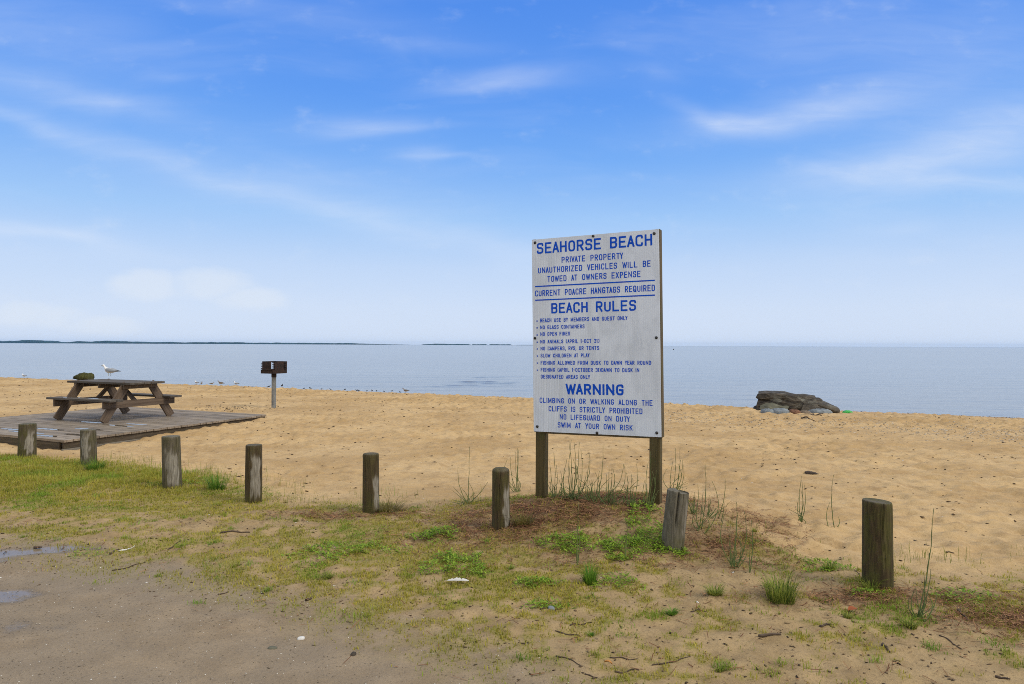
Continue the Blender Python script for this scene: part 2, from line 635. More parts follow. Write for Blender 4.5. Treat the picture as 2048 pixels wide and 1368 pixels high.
def build_ground():
    xr = np.concatenate([np.arange(0, 5, .03), np.arange(5, 12, .05), geo(12, 40, .07, 1.012), geo(40.5, 420, 1.2, 1.12)])
    xs = np.concatenate([-xr[::-1][:-1], xr])
    ys = np.concatenate([-geo(0, 400, .25, 1.16)[::-1][:-1], geo(0, 2.4, .12, 1.0), np.arange(2.45, 8, .028),
                         np.arange(8, 14, .042), np.arange(14, 34, .07), geo(34, 50, .1, 1.03), geo(50.6, 300, 1.2, 1.12)])
    ys = np.unique(np.round(ys, 4))
    X, Y = np.meshgrid(xs, ys)
    x, y = X.ravel(), Y.ravel()
    z = hgt(x, y)
    ny, nx = X.shape
    i = np.arange((ny - 1) * (nx - 1))
    r, c = i // (nx - 1), i % (nx - 1)
    a = r * nx + c
    Fq = np.stack([a, a + 1, a + nx + 1, a + nx], 1)
    L = lotd(x, y)
    D = vegd(x, y)
    ln = 0.5 * fbm(x * 2.2, y * 2.2, 71, 4)
    lotm = sst(L + 0.35 * ln, -0.35, 0.35)
    vegm = veg_density(x, y)
    lit = litter_density(x, y)
    sd_ = shore(x, y)
    wetm = sst(sd_ + 0.5 * fbm(x * .4, y * .4, 81, 3), 7.0, 2.5)
    pn = fbm(x * 0.55 + 0.2 * y, y * 0.85, 91, 4)
    pl = np.exp(-(((x + 4.15) / .75) ** 2 + ((y - 5.3) / 0.30) ** 2)) * 1.1 + .6 * np.exp(-(((x + 3.3) / .5) ** 2 + ((y - 5.45) / .12) ** 2))
    pl = pl + 0.75 * np.exp(-(((x + 3.6) / .6) ** 2 + ((y - 4.45) / .2) ** 2)) + .42 * np.exp(-(((x + 2.7) / .8) ** 2 + ((y - 3.85) / .35) ** 2))
    pl = pl + 0.5 * np.exp(-(((x + 1.75) / 0.45) ** 2 + ((y - 4.5) / .14) ** 2)) + 0.62 * np.exp(-(((x + 1.0) / 0.55) ** 2 + ((y - 3.95) / .2) ** 2))
    pl = pl + 0.4 * np.exp(-(((x + .4) / .8) ** 2 + ((y - 2.9) / .25) ** 2))
    pud = sst(pl * (0.8 + 1.3 * pn) + .22 * fbm(x * 4, y * 7, 93, 3), .20, .75) * sst(L, -0.3, 0.1)
    at_ = {'lot': lotm, 'veg': vegm, 'litter': lit, 'soil': sst(D + .3 * ln, -.2, .7), 'wet': wetm, 'puddle': pud}
    # flatten standing water a little
    flat = macro(x, y) - 0.006
    zp = np.where(pud > 0, z * (1 - sst(pud, .2, .6)) + flat * sst(pud, .2, .6), z)
    V = np.stack([x, y, zp], 1)
    inl = L[Fq].mean(1) > 0
    for name, sel, lab in (("sand_beach", ~inl, "golden sand beach sloping down to the water"), ("gravel_lot", inl, "damp grey brown gravel lot with shallow puddles")):
        f = Fq[sel]
        used = np.unique(f)
        remap = np.zeros(len(V), np.int64)
        remap[used] = np.arange(len(used))
        me = np_mesh(name, V[used], [remap[f]], attrs={q: w[used] for q, w in at_.items()})
        o = link_mesh(name, me, M_GROUND, smooth=True)
        tag(o, lab, kind='structure')


def spot(x, y, cx, cy, rx, ry):
    return np.exp(-(((x - cx) / rx) ** 2 + ((y - cy) / ry) ** 2))


def veg_density(x, y):
    L, D = lotd(x, y), vegd(x, y)
    zone = sst(D, -0.25, 0.55) * sst(-L, -0.75, 0.25)
    n = fbm(x * 1.1, y * 1.4, 101, 3)
    n2 = fbm(x * 4.5, y * 5.5, 111, 3)
    n3 = perlin(x * 15, y * 17, 113)
    left = sst(x, -1.8, -3.4)
    mid_ = spot(x, y, -.9, 5.1, 1.5, 1.0)
    rt = sst(x, -.6, 1.2)
    v = 0.56 + 0.7 * n + 1.0 * n2 + .28 * n3 + 0.40 * left * sst(y, 6.0, 7.2) + 0.20 * mid_ - .20 * rt - 0.10 * rt * sst(y, 4.3, 3.8)
    v = v + .5 * spot(x, y, 3.1, 4.15, .6, .3)
    zone = zone * (1 - .9 * np.clip(1.3 * spot(x, y, -4.15, 5.3, .7, .24), 0, 1))
    return zone * sst(v, 0.25, 0.80)


def litter_density(x, y):
    n = 0.6 + 0.9 * fbm(x * 2.5, y * 2.5, 121, 3)
    v = 1.2 * spot(x, y, 0.75, 6.25, 0.95, .5) + 1.1 * spot(x, y, -.1, 5.75, .65, .42) + 1.05 * spot(x, y, 1.68, 5.3, .36, .3)
    v = v + .8 * spot(x, y, -1.55, 6.4, .6, .16) + .7 * spot(x, y, 2.2, 5.9, .25, .3) + 1.1 * spot(x, y, 2.3, 4.35, .6, .15) + 1.5 * spot(x, y, 3.05, 4.1, .5, .26)
    v = v + .5 * spot(x, y, .95, 5.0, .8, .16)
    return np.clip(v * n, 0, 1)


build_ground()


# ------------------------------------------------------------------ water
WATER_Z = -0.7


def build_water():
    m, k, b = new_mat("bay_water")
    P = k.n('ShaderNodeNewGeometry').outputs['Position']
    lanes = k.noise(k.mapping(P, (0.0020, 0.020, 1), rot=(0, 0, R(-8))), 1.0, 4, 0.6, 0.3)
    c = k.mix(k.step(lanes, 0.35, 0.65), (0.180, 0.190, 0.190), (0.245, 0.250, 0.243))
    k.l(c, b.inputs['Base Color'])
    b.inputs['IOR'].default_value = 1.333
    k.l(k.math('ADD', 0.10, k.math('MULTIPLY', lanes, 0.12)), b.inputs['Roughness'])
    w1 = k.noise(k.mapping(P, (0.7, 2.2, 1), rot=(0, 0, R(-20))), 1.3, 4, 0.6, 0.2)
    w2 = k.noise(k.mapping(P, (0.12, 0.55, 1), rot=(0, 0, R(-16))), 1.0, 3, 0.55)
    h = k.math('ADD', k.math('MULTIPLY', w1, 0.10), k.math('MULTIPLY', w2, 0.35))
    bump(k, b, k.math('MULTIPLY', h, k.math('ADD', 0.55, lanes)), 0.6, 0.55)
    xr = np.concatenate([np.arange(0, 14, .12), geo(14, 60, .3, 1.06), geo(62, 9000, 8, 1.35)])
    xs = np.concatenate([-xr[::-1][:-1], xr])
    ys = np.concatenate([-geo(0, 9000, 40, 1.5)[::-1][:-1], np.arange(10, 34, 1.0), np.arange(34, 50, .05), geo(50, 9000, .5, 1.12)])
    X, Y = np.meshgrid(xs, ys)
    x, y = X.ravel(), Y.ravel()
    z = np.full_like(x, WATER_Z)
    # wavelets breaking over the shallow bar
    for px, py, ln, hh, tl in ((965, 764, 1.9, .11, -.10), (1000, 767, 1.3, .07, -.12), (930, 771, 1.5, .07, .07), (985, 754.5, 1.8, .05, 0), (1005, 772, .9, .04, .1), (900, 772, 2.0, .03, .05)):
        d = ray(px, py)
        yy = (WATER_Z - CAMZ) / d.z
        xx = d.x * yy
        dx = x - xx
        dy = y - yy - tl * dx - .25 * np.sin(dx * 1.9)
        z = z + .55 * hh * np.exp(-(dx / ln) ** 4) * np.exp(-(dy / .22) ** 2) * (0.7 + .5 * np.sin(dx * 3.1 + 1) * np.sin(dx * 1.3))
    ny, nx = X.shape
    i = np.arange((ny - 1) * (nx - 1))
    r, cc = i // (nx - 1), i % (nx - 1)
    a = r * nx + cc
    me = np_mesh("water", np.stack([x, y, z], 1), [np.stack([a, a + 1, a + nx + 1, a + nx], 1)])
    tag(link_mesh("water", me, m, smooth=True), "calm grey blue bay water reaching the horizon", kind='structure')


build_water()


# ------------------------------------------------------------------ far wooded shore
def build_far():
    m = plain("far_wood_foliage", (0.022, 0.052, 0.050), 0.9, var=0.3, scale=0.03)
    ml = plain("far_land_soil", (0.16, 0.13, 0.08), 0.9, scale=0.01)
    YF = 6000.0

    def X(px):
        return (px - 1024) / F * YF
    runs = [(-900, 812, 22, 1), (842, 940, 9, 2), (942, 974, 7, 3), (976, 1025, 7, 4), (1029, 1120, 4, 5)]
    vs, fs, lv, lf = [], [], [], []
    for pa, pb, hh, sdv in runs:
        xa, xb = X(pa), X(pb)
        n = max(12, int((xb - xa) / 22))
        b0 = len(vs)
        for i in range(n + 1):
            f = i / n
            x = xa + (xb - xa) * f
            px = pa + (pb - pa) * f
            taper = min(1, f * 14 + .15, (1 - f) * 14 + .12)
            h = hh if sdv != 1 else float(np.interp(px, [-900, 60, 95, 98, 140, 150, 240, 262, 420, 600, 740, 812], [24, 22, 19, 12, 11, 19, 20, 14, 13, 12, 11, 8]))
            h = h * taper * (0.92 + .35 * float(perlin(np.array(x * .006), np.array(sdv * 3.3), 7)) + .18 * random.random())
            dd = 60 * float(perlin(np.array(x * .0012), np.array(1.7), 8))
            for q, (yy, zz) in enumerate(((-20, 0), (-14, .55), (0, .9), (40, 1), (160, .95), (260, 0))):
                vs.append((x, YF + dd + yy, WATER_Z + .4 + h * zz * (1 + (.14 * random.uniform(-1, 1) if 0 < q < 5 else 0))))
        for i in range(n):
            for q in range(5):
                a = b0 + i * 6 + q
                fs.append((a, a + 6, a + 7, a + 1))
        b1 = len(lv)
        for x in (xa - 15, xb + 15):
            lv += [(x, YF - 110, WATER_Z - .3), (x, YF - 95, WATER_Z + .8), (x, YF + 420, WATER_Z + .8)]
        lf += [(b1, b1 + 3, b1 + 4, b1 + 1), (b1 + 1, b1 + 4, b1 + 5, b1 + 2)]
    mb = MB()
    mb.add(vs, fs)
    tag(mb.build("far_woods", m), "low dark wooded shore across the water", kind='stuff')
    mb = MB()
    mb.add(lv, lf)
    tag(mb.build("far_shore", ml), "low strip of land across the water", kind='structure')


build_far()


# ------------------------------------------------------------------ sign
def rnd_poly(pts, r, closed=False, n=5):
    """round the inner corners of a polyline"""
    P = [Vector((p[0], p[1])) for p in pts]
    out = []
    N = len(P)
    rng = range(N) if closed else range(1, N - 1)
    if not closed:
        out.append(P[0])
    for i in rng:
        a, b_, c = P[i - 1], P[i], P[(i + 1) % N]
        da, dc = (a - b_), (c - b_)
        q = min(r, da.length * .5, dc.length * .5)
        if q < 1e-4:
            out.append(b_)
            continue
        p0, p1 = b_ + da.normalized() * q, b_ + dc.normalized() * q
        for j in range(n + 1):
            t = j / n
            out.append(p0 * (1 - t) ** 2 + b_ * 2 * t * (1 - t) + p1 * t * t)
    if closed:
        out.append(out[0].copy())
    else:
        out.append(P[-1])
    return out


def glyphs(w):
    r = .62
    A = lambda *p: (p, 0, False)
    Q = lambda *p: (p, r, False)
    O = lambda *p: (p, r, True)
    box = ((0, 0), (w, 0), (w, 1), (0, 1))
    return {
        'A': [A((0, 0), (w / 2, 1), (w, 0)), A((w * .17, .3), (w * .83, .3))],
        'B': [A((0, 0), (0, 1)), Q((0, 1), (w, 1), (w, .53), (0, .53)), Q((0, .53), (w, .53), (w, 0), (0, 0))],
        'C': [Q((w, .70), (w, 1), (0, 1), (0, 0), (w, 0), (w, .30))],
        'D': [A((0, 0), (0, 1)), Q((0, 1), (w, 1), (w, 0), (0, 0))],
        'E': [A((w, 1), (0, 1), (0, 0), (w, 0)), A((0, .52), (w * .85, .52))],
        'F': [A((w, 1), (0, 1), (0, 0)), A((0, .52), (w * .85, .52))],
        'G': [Q((w, .72), (w, 1), (0, 1), (0, 0), (w, 0), (w, .48)), A((w, .48), (w * .52, .48))],
        'H': [A((0, 0), (0, 1)), A((w, 0), (w, 1)), A((0, .52), (w, .52))],
        'I': [A((0, 0), (0, 1))],
        'J': [Q((w, 1), (w, 0), (0, 0), (0, .28))],
        'K': [A((0, 0), (0, 1)), A((w, 1), (0, .42)), A((w * .33, .62), (w, 0))],
        'L': [A((0, 1), (0, 0), (w, 0))],
        'M': [A((0, 0), (0, 1), (w * .675, .12), (w * 1.35, 1), (w * 1.35, 0))],
        'N': [A((0, 0), (0, 1), (w * 1.15, 0), (w * 1.15, 1))],
        'O': [O(*box)],
        'P': [A((0, 0), (0, 1)), Q((0, 1), (w, 1), (w, .46), (0, .46))],
        'Q': [O(*box), A((w * .5, .3), (w * 1.05, -.06))],
        'R': [A((0, 0), (0, 1)), Q((0, 1), (w, 1), (w, .48), (0, .48)), A((w * .5, .48), (w, 0))],
        'S': [Q((w, .72), (w, 1), (0, 1), (0, .53), (w, .53), (w, 0), (0, 0), (0, .28))],
        'T': [A((0, 1), (w, 1)), A((w / 2, 1), (w / 2, 0))],
        'U': [Q((0, 1), (0, 0), (w, 0), (w, 1))],
        'V': [A((0, 1), (w / 2, 0), (w, 1))],
        'W': [A((0, 1), (w * .42, 0), (w * .825, .92), (w * 1.23, 0), (w * 1.65, 1))],
        'X': [A((0, 0), (w, 1)), A((0, 1), (w, 0))],
        'Y': [A((0, 1), (w / 2, .45), (w, 1)), A((w / 2, .45), (w / 2, 0))],
        'Z': [A((0, 1), (w, 1), (0, 0), (w, 0))],
        '1': [A((0, 0), (0, 1), (-.12, .85))],
        '3': [Q((0, .75), (0, 1), (w, 1), (w, .53), (w * .35, .53)), Q((w * .35, .53), (w, .53), (w, 0), (0, 0), (0, .25))],
        '-': [A((0, .5), (w * .55, .5))],
        ',': [A((0.03, .02), (-.06, -.2))],
        '(': [(((.2, 1.08), (0, .8), (0, .2), (.2, -.08)), .3, False)],
        ')': [(((0, 1.08), (.2, .8), (.2, .2), (0, -.08)), .3, False)],
    }


ADV = {'I': 0, '1': .02, 'M': 1.35, 'W': 1.65, 'N': 1.15, '-': .55, ',': 0.03, '(': 'x', ')': 'x'}


def lettering(text, x0, x1, base, cap, sw_f, w, gap, space):
    """stroke letters filling x0..x1 on the sign face; returns MB in (x, 0, z)"""
    G = glyphs(w)

    def adv(ch):
        a = ADV.get(ch, 1.0)
        return .2 if a == 'x' else (a * w if a else 0.0)
    sw = sw_f * cap
    H = cap - sw
    def kern(a, b_):
        g = gap
        if a in 'AVWY' or b_ in 'AVWY':
            g -= .07
        if (a in 'LPTF' and b_ in 'AVYT') or (a + b_) in ('AT', 'TA', 'AY', 'AV', 'VA', 'WA', 'LT'):
            g -= .09
        return g
    nat = 0.0
    for i, ch in enumerate(text):
        nat += space if ch == ' ' else adv(ch)
        if i < len(text) - 1 and ch != ' ' and text[i + 1] != ' ':
            nat += kern(ch, text[i + 1])
    kx = (x1 - x0 - sw) / nat
    mb = MB()
    x = x0 + sw / 2
    lay = 0
    for i, ch in enumerate(text):
        if ch == ' ':
            x += space * kx
            continue
        for pts, rr, closed in G[ch]:
            P = [Vector((x + p[0] * kx, base + sw_f * cap / 2 + p[1] * H)) for p in pts]
            P = rnd_poly(P, rr * min(H, w * kx * 1.6), closed) if rr else P
            # drop doubles
            Q = [P[0]]
            for p in P[1:]:
                if (p - Q[-1]).length > 1e-5:
                    Q.append(p)
            n = len(Q)
            lf, rt = [], []
            if not rr:
                ws = sw_f * cap * (.88 if ch in 'MNWKX' and len(pts) > 2 and cap < .08 else 1.0)
                for j in range(n - 1):
                    d = (Q[j + 1] - Q[j]).normalized()
                    nn = Vector((-d.y, d.x)) * ws / 2
                    e0, e1 = Q[j] - d * ws * .45, Q[j + 1] + d * ws * .45
                    lay = (lay + 1) % 6
                    yy = -0.0008 - lay * 0.00022
                    mb.add([(q_.x, yy, q_.y) for q_ in (e0 - nn, e1 - nn, e1 + nn, e0 + nn)], [(0, 1, 2, 3)])
                continue
            sw = sw_f * cap * (.84 if ch in 'MNWKX' and len(pts) > 2 and cap < .08 else 1.0)
            for j in range(n):
                if closed and j in (0, n - 1):
                    d0, d1 = (Q[n - 1] - Q[n - 2]).normalized(), (Q[1] - Q[0]).normalized()
                else:
                    d0 = (Q[j] - Q[j - 1]).normalized() if j else (Q[1] - Q[0]).normalized()
                    d1 = (Q[j + 1] - Q[j]).normalized() if j < n - 1 else d0
                t = d0 + d1
                t = t.normalized() if t.length > 1e-6 else d1
                nn = Vector((-t.y, t.x))
                den = max(.68, abs(nn.dot(Vector((-d1.y, d1.x)))))
                ext = Vector((0, 0))
                if not closed and not rr and j == 0 and abs(d1.x) < .3 * abs(d1.y):
                    ext = -d1 * sw / 2
                if not closed and not rr and j == n - 1 and abs(d0.x) < .3 * abs(d0.y):
                    ext = d0 * sw / 2
                if not closed and not rr and n == 2 and abs(d0.x) > .3 * abs(d0.y):
                    ext = Vector((0, 0))
                lf.append(Q[j] + ext + nn * sw / 2 / den)
                rt.append(Q[j] + ext - nn * sw / 2 / den)
            lay = (lay + 1) % 6
            yy = -0.0008 - lay * 0.00022
            vs = [(p.x, yy, p.y) for p in lf] + [(p.x, yy, p.y) for p in rt]
            mb.add(vs, [(j, j + n, j + n + 1, j + 1) for j in range(n - 1)])
        sw = sw_f * cap
        x += adv(ch) * kx
        if i < len(text) - 1 and text[i + 1] != ' ':
            x += kern(ch, text[i + 1]) * kx
    return mb


def build_sign():
    W, H = 1.22, 1.83
    bl = onray(1066, 862.5, 6.52)
    br = onray(1324.2, 874.6, 5.99)
    rz = math.atan2(br.y - bl.y, br.x - bl.x)
    tilt = math.atan2(br.z - bl.z, W)
    ctr = (bl + br) / 2
    gx, gy = ctr.x, ctr.y
    gz = float(macro(gx, gy))
    root = empty("beach_rules_sign", (gx, gy, gz), rz, "tall white beach rules sign with blue lettering on two wooden posts", "sign")
    zb = (bl.z + br.z) / 2 - gz
    fm = Matrix.Translation((-W / 2 * math.cos(tilt), 0, zb - W / 2 * math.sin(tilt))) @ Matrix.Rotation(-tilt, 4, 'Y')
    # white twin-wall plastic panel
    m, k, b = new_mat("white_fluted_panel")
    o = k.obj()
    sep = k.n('ShaderNodeSeparateXYZ')
    k.l(o, sep.inputs[0])
    flute = k.math('SINE', k.math('MULTIPLY', sep.outputs[0], 2 * math.pi / 0.0165))
    dirt = k.noise(k.mapping(o, (3.2, 1, 1.3), rot=(0, R(18), 0)), 1.6, 5, 0.6, 1.2)
    run = k.noise(k.mapping(o, (9, 1, .7), rot=(0, R(-5), 0)), 1.5, 4, 0.6, .6)
    fine = k.noise(o, 30, 4, .6)
    c = k.mix(k.step(dirt, .38, .68), (0.73, 0.775, 0.855), (0.62, 0.66, 0.73))
    c = k.mix(k.math('MULTIPLY', k.step(run, .54, .70), .65), c, (0.80, 0.84, 0.91))
    c = k.mix(k.math('MULTIPLY', k.step(fine, .55, .8), .3), c, (0.56, 0.57, 0.58))
    side = k.step(sep.outputs[0], .55, .1)
    c = k.mix(k.math('MULTIPLY', k.step(flute, .2, 1.0), k.math('ADD', .12, k.math('MULTIPLY', side, .25))), c, (0.50, 0.505, 0.51))
    k.l(c, b.inputs['Base Color'])
    b.inputs['Roughness'].default_value = .42
    bump(k, b, flute, .25, .0008)
    mb = MB()
    mb.box((W, .010, H), c=(W / 2, .005, H / 2))
    panel = mb.build("panel", m, root)
    panel.matrix_local = fm
    # frame of boards behind
    mw = wood("sign_frame_wood", (.085, .06, .028), (.16, .115, .055), (.20, .15, .085), .8, axis=2, moss=(.07, .075, .02), mossamt=.5)
    for x in (.02, W - .014):
        mbz = MB()
        mbz.box((.038, .085, H + .012), c=(x, .0545, H / 2 - .002))
        mbz.build("backing_stile", mw, root, bevel=.003).matrix_local = fm
    for z in (.012, H - .03):
        mbr = MB()
        mbr.box((W - .07, .038, .06), c=(W / 2, .031, z))
        mbr.build("backing_rail", mw, root, bevel=.003).matrix_local = fm
    mp = wood("sign_post_wood", (.060, .045, .014), (.115, .082, .028), (.135, .11, .045), .8, axis=2, moss=(.055, .065, .012), mossamt=.55)
    for lx, pxl, nm in ((.06, 1077, 0), (W - .062, 1315, 1)):
        mbp = MB()
        top = zb + .6
        low = -.45
        mbp.box((.095, .095, top - low), c=(0, 0, (top + low) / 2))
        p = mbp.build("post", mp, root, bevel=.006)
        p.location = (lx - W / 2, .146 if False else .065, 0)
        p.location.y = .0145 + .048
    # keep the posts clear of the frame's back boards
    ink, k, b = new_mat("blue_lettering")
    n = k.noise(k.obj(), 40, 4, .6)
    k.l(k.mix(k.step(n, .3, .7), (.005, .070, .52), (.008, .095, .62)), b.inputs['Base Color'])
    b.inputs['Roughness'].default_value = .75
    b.inputs['Specular IOR Level'].default_value = .15
    big = dict(sw_f=.165, w=.52, gap=.34, space=1.05)
    med = dict(sw_f=.15, w=.40, gap=.33, space=1.05)
    sml = dict(sw_f=.17, w=.40, gap=.34, space=.98)
    T = [("SEAHORSE BEACH", 0.051, 1.161, 1.690, 0.104, big), ("PRIVATE PROPERTY", 0.303, 0.896, 1.590, 0.056, med),
         ("UNAUTHORIZED VEHICLES WILL BE", 0.062, 1.144, 1.504, 0.056, med), ("TOWED AT OWNERS EXPENSE", 0.157, 1.052, 1.417, 0.056, med),
         ("CURRENT POACRE HANGTAGS REQUIRED", 0.029, 1.180, 1.286, 0.057, med), ("BEACH RULES", 0.193, 1.009, 1.118, 0.098, big),
         ("BEACH USE BY MEMBERS AND GUEST ONLY", 0.078, 0.929, 1.037, 0.037, sml), ("NO GLASS CONTAINERS", 0.078, 0.522, 0.972, 0.036, sml),
         ("NO OPEN FIRES", 0.079, 0.379, 0.908, 0.036, sml), ("NO ANIMALS (APRIL 1-OCT 31)", 0.078, 0.664, 0.836, 0.036, sml),
         ("NO CAMPERS, RVS, OR TENTS", 0.079, 0.660, 0.771, 0.036, sml), ("SLOW CHILDREN AT PLAY", 0.079, 0.568, 0.704, 0.036, sml),
         ("FISHING ALLOWED FROM DUSK TO DAWN YEAR ROUND", 0.079, 1.138, 0.635, 0.037, sml),
         ("FISHING (APRIL 1-OCTOBER 31)DAWN TO DUSK IN", 0.079, 1.031, 0.569, 0.037, sml), ("DESIGNATED AREAS ONLY", 0.079, 0.570, 0.504, 0.037, sml),
         ("WARNING", 0.329, 0.885, 0.359, 0.100, dict(sw_f=.19, w=.52, gap=.36, space=.6)),
         ("CLIMBING ON OR WALKING ALONG THE", 0.065, 1.147, 0.273, 0.050, med), ("CLIFFS IS STRICTLY PROHIBITED", 0.156, 1.055, 0.196, 0.051, med),
         ("NO LIFEGUARD ON DUTY", 0.268, 0.940, 0.123, 0.050, med), ("SWIM AT YOUR OWN RISK", 0.247, 0.964, 0.047, 0.050, med)]
    for t, x0, x1, base, cap, st in T:
        mbt = lettering(t, x0, x1, base, cap, **st)
        o = mbt.build("lettering", ink, root, recalc=False)
        o.matrix_local = fm
    for z in (1.3805, 1.250):
        mbl = MB()
        mbl.box((1.151, .0006, .0115), c=(.6045, -.0012, z))
        o = mbl.build("rule_line", ink, root)
        o.matrix_local = fm
    for z in (1.051, .986, .918, .85, .785, .718, .651, .584):
        mbl = MB()
        mbl.box((.012, .0006, .012), c=(.046, -.0012, z))
        o = mbl.build("bullet_mark", ink, root)
        o.matrix_local = fm
    mbolt = plain("weathered_bolt_steel", (.055, .052, .05), .5, .6)
    for x, z in ((.033, 1.800), (.615, 1.816), (1.179, 1.794), (.023, .888), (1.187, .874), (.037, .047), (.631, .012), (1.181, .037)):
        mb_ = MB()
        mb_.tube([(x, -.0005, z), (x, -.003, z), (x, -.0075, z), (x, -.010, z)], [.0135, .0135, .011, .005], 12)
        o = mb_.build("bolt", mbolt, root, smooth=True)
        o.matrix_local = fm


build_sign()


# ------------------------------------------------------------------ wooden bollards
def bollard_material():
    m, k, b = new_mat("weathered_bollard_wood")
    o = k.obj()
    inf = k.n('ShaderNodeObjectInfo')
    cx = k.n('ShaderNodeCombineXYZ')
    for q in range(3):
        k.l(k.math('MULTIPLY', inf.outputs['Random'], 31.0), cx.inputs[q])
    vv = k.n('ShaderNodeVectorMath', operation='ADD')
    k.l(o, vv.inputs[0])
    k.l(cx.outputs[0], vv.inputs[1])
    V = vv.outputs[0]
    g = k.noise(k.mapping(V, (75, 75, 6)), 1, 6, .68, .5)
    g2 = k.noise(k.mapping(V, (22, 22, 2.2)), 1, 4, .6, .4)
    ms = k.noise(k.mapping(V, (14, 14, 7)), 1, 5, .65)
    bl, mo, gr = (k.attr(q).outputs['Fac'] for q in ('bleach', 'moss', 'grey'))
    c = k.mix(k.step(g, .3, .7), (.038, .025, .012), (.090, .062, .030))
    c = k.mix(k.step(g2, .55, .75), c, (.135, .105, .055))
    c = k.mix(k.math('MULTIPLY', gr, .85), c, k.mix(k.step(g, .3, .7), (.10, .088, .062), (.20, .18, .14)))
    c = k.mix(k.math('MULTIPLY', mo, k.step(ms, .36, .62)), c, k.mix(k.step(g, .35, .65), (.048, .046, .010), (.095, .085, .022)))
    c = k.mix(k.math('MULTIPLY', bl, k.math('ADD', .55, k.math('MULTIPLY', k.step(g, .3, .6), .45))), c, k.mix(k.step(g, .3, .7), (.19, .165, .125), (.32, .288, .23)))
    c = k.mix(k.step(g, .34, .26), c, (.016, .011, .006))
    k.l(c, b.inputs['Base Color'])
    b.inputs['Roughness'].default_value = .85
    b.inputs['Specular IOR Level'].default_value = .25
    bump(k, b, k.math('ADD', g, k.math('MULTIPLY', ms, .3)), .6, .008)
    return m


M_BOL = bollard_material()


def bollard(px, pyb, pyt, wpx, label, lean=0.0, leany=0.0, dome=0.0, bleach=None, moss=.5, grey=0.0, split=False, slant=0.0, seed=0):
    p = at(px, pyb, False)
    rad = wpx / F * p.y / 2
    top = onray(px, pyt, p.y).z
    h = top - p.z
    n, rows = 96, 40
    cr_a = [R((seed * 73) % 150 + 195), R((seed * 131) % 160 + 190)]
    vs, bl, mo, gr = [], [], [], []
    low = -.25
    th = np.arange(n) / n * 2 * math.pi
    zs = list(np.linspace(low, h - .012, rows))
    for zi, z in enumerate(zs + ['edge', 'c1', 'c2', 'c3']):
        top_ring = isinstance(z, str)
        for q, a in enumerate(th):
            f = {'edge': .955, 'c1': .7, 'c2': .4, 'c3': .08}.get(z, 1.0)
            zz = {'edge': h - .002 + dome * .35, 'c1': h + dome * .8, 'c2': h + dome, 'c3': h + dome * 1.02}.get(z, z)
            nz = float(perlin(np.array(a * 1.2 + seed * 9.1), np.array((zz if not top_ring else h) * 1.4 + seed), 201))
            fl = float(perlin(np.array(math.cos(a) * 3 + seed), np.array(math.sin(a) * 3 + (0 if top_ring else z) * .4), 203))
            rr = rad * (1 + .03 * nz + .025 * fl) * (1 - .05 * max(0, (zz if not top_ring else h)) / h)
            for ci, ca in enumerate(cr_a):
                da = abs((a - ca - .10 * math.sin(zz * 9 + seed) + math.pi) % (2 * math.pi) - math.pi)
                zf = (zz if not top_ring else h) / h
                rr *= 1 - .07 * math.exp(-(da / .035) ** 2) * float(sst(zf, .1 + .35 * ci, .4 + .35 * ci))
            if split:
                da = abs((a - R(262) + math.pi) % (2 * math.pi) - math.pi)
                rr *= 1 - .30 * math.exp(-(da / .10) ** 2) * (1 if top_ring else float(sst(z, h * .25, h * .55)))
            x, y = math.cos(a) * rr * f, math.sin(a) * rr * f
            zz += slant * x / rad if (top_ring or z > h * .8) else 0
            if split and top_ring:
                zz += -.02 * float(sst(math.cos(a), -.1, .2)) * (1 if f > .3 else .5)
            vs.append((x + lean * (zz / h), y + leany * (zz / h), zz))
            zr = (h if top_ring else z) / h
            b_ = 0.0
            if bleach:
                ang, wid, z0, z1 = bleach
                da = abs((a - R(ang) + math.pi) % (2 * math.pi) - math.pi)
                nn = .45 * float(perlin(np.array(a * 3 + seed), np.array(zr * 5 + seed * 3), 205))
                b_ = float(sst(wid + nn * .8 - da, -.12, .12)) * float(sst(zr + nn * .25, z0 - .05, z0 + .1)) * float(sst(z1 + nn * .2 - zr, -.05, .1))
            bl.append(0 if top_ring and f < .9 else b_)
            low_moss = float(sst(.22 - zr, -.1, .15))
            mo.append(min(1, moss * (1 - b_) + .5 * low_moss))
            gr.append(min(1, grey + (.5 if top_ring else 0)))
    R_ = rows + 4
    fs = []
    for i in range(R_ - 1):
        for q in range(n):
            a0, a1 = i * n + q, i * n + (q + 1) % n
            fs.append((a0, a1, a1 + n, a0 + n))
    me = bpy.data.meshes.new("wooden_bollard")
    me.from_pydata(vs, [], fs + [tuple((R_ - 1) * n + q for q in range(n)), tuple(range(n))[::-1]])
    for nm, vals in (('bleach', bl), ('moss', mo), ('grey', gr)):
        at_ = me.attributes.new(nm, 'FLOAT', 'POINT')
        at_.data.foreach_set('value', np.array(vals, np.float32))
    o = link_mesh("wooden_bollard", me, M_BOL, smooth=True)
    me.set_sharp_from_angle(angle=R(50))
    o.location = p
    tag(o, label, "bollard", "round wooden bollards along the lot edge")
    return o


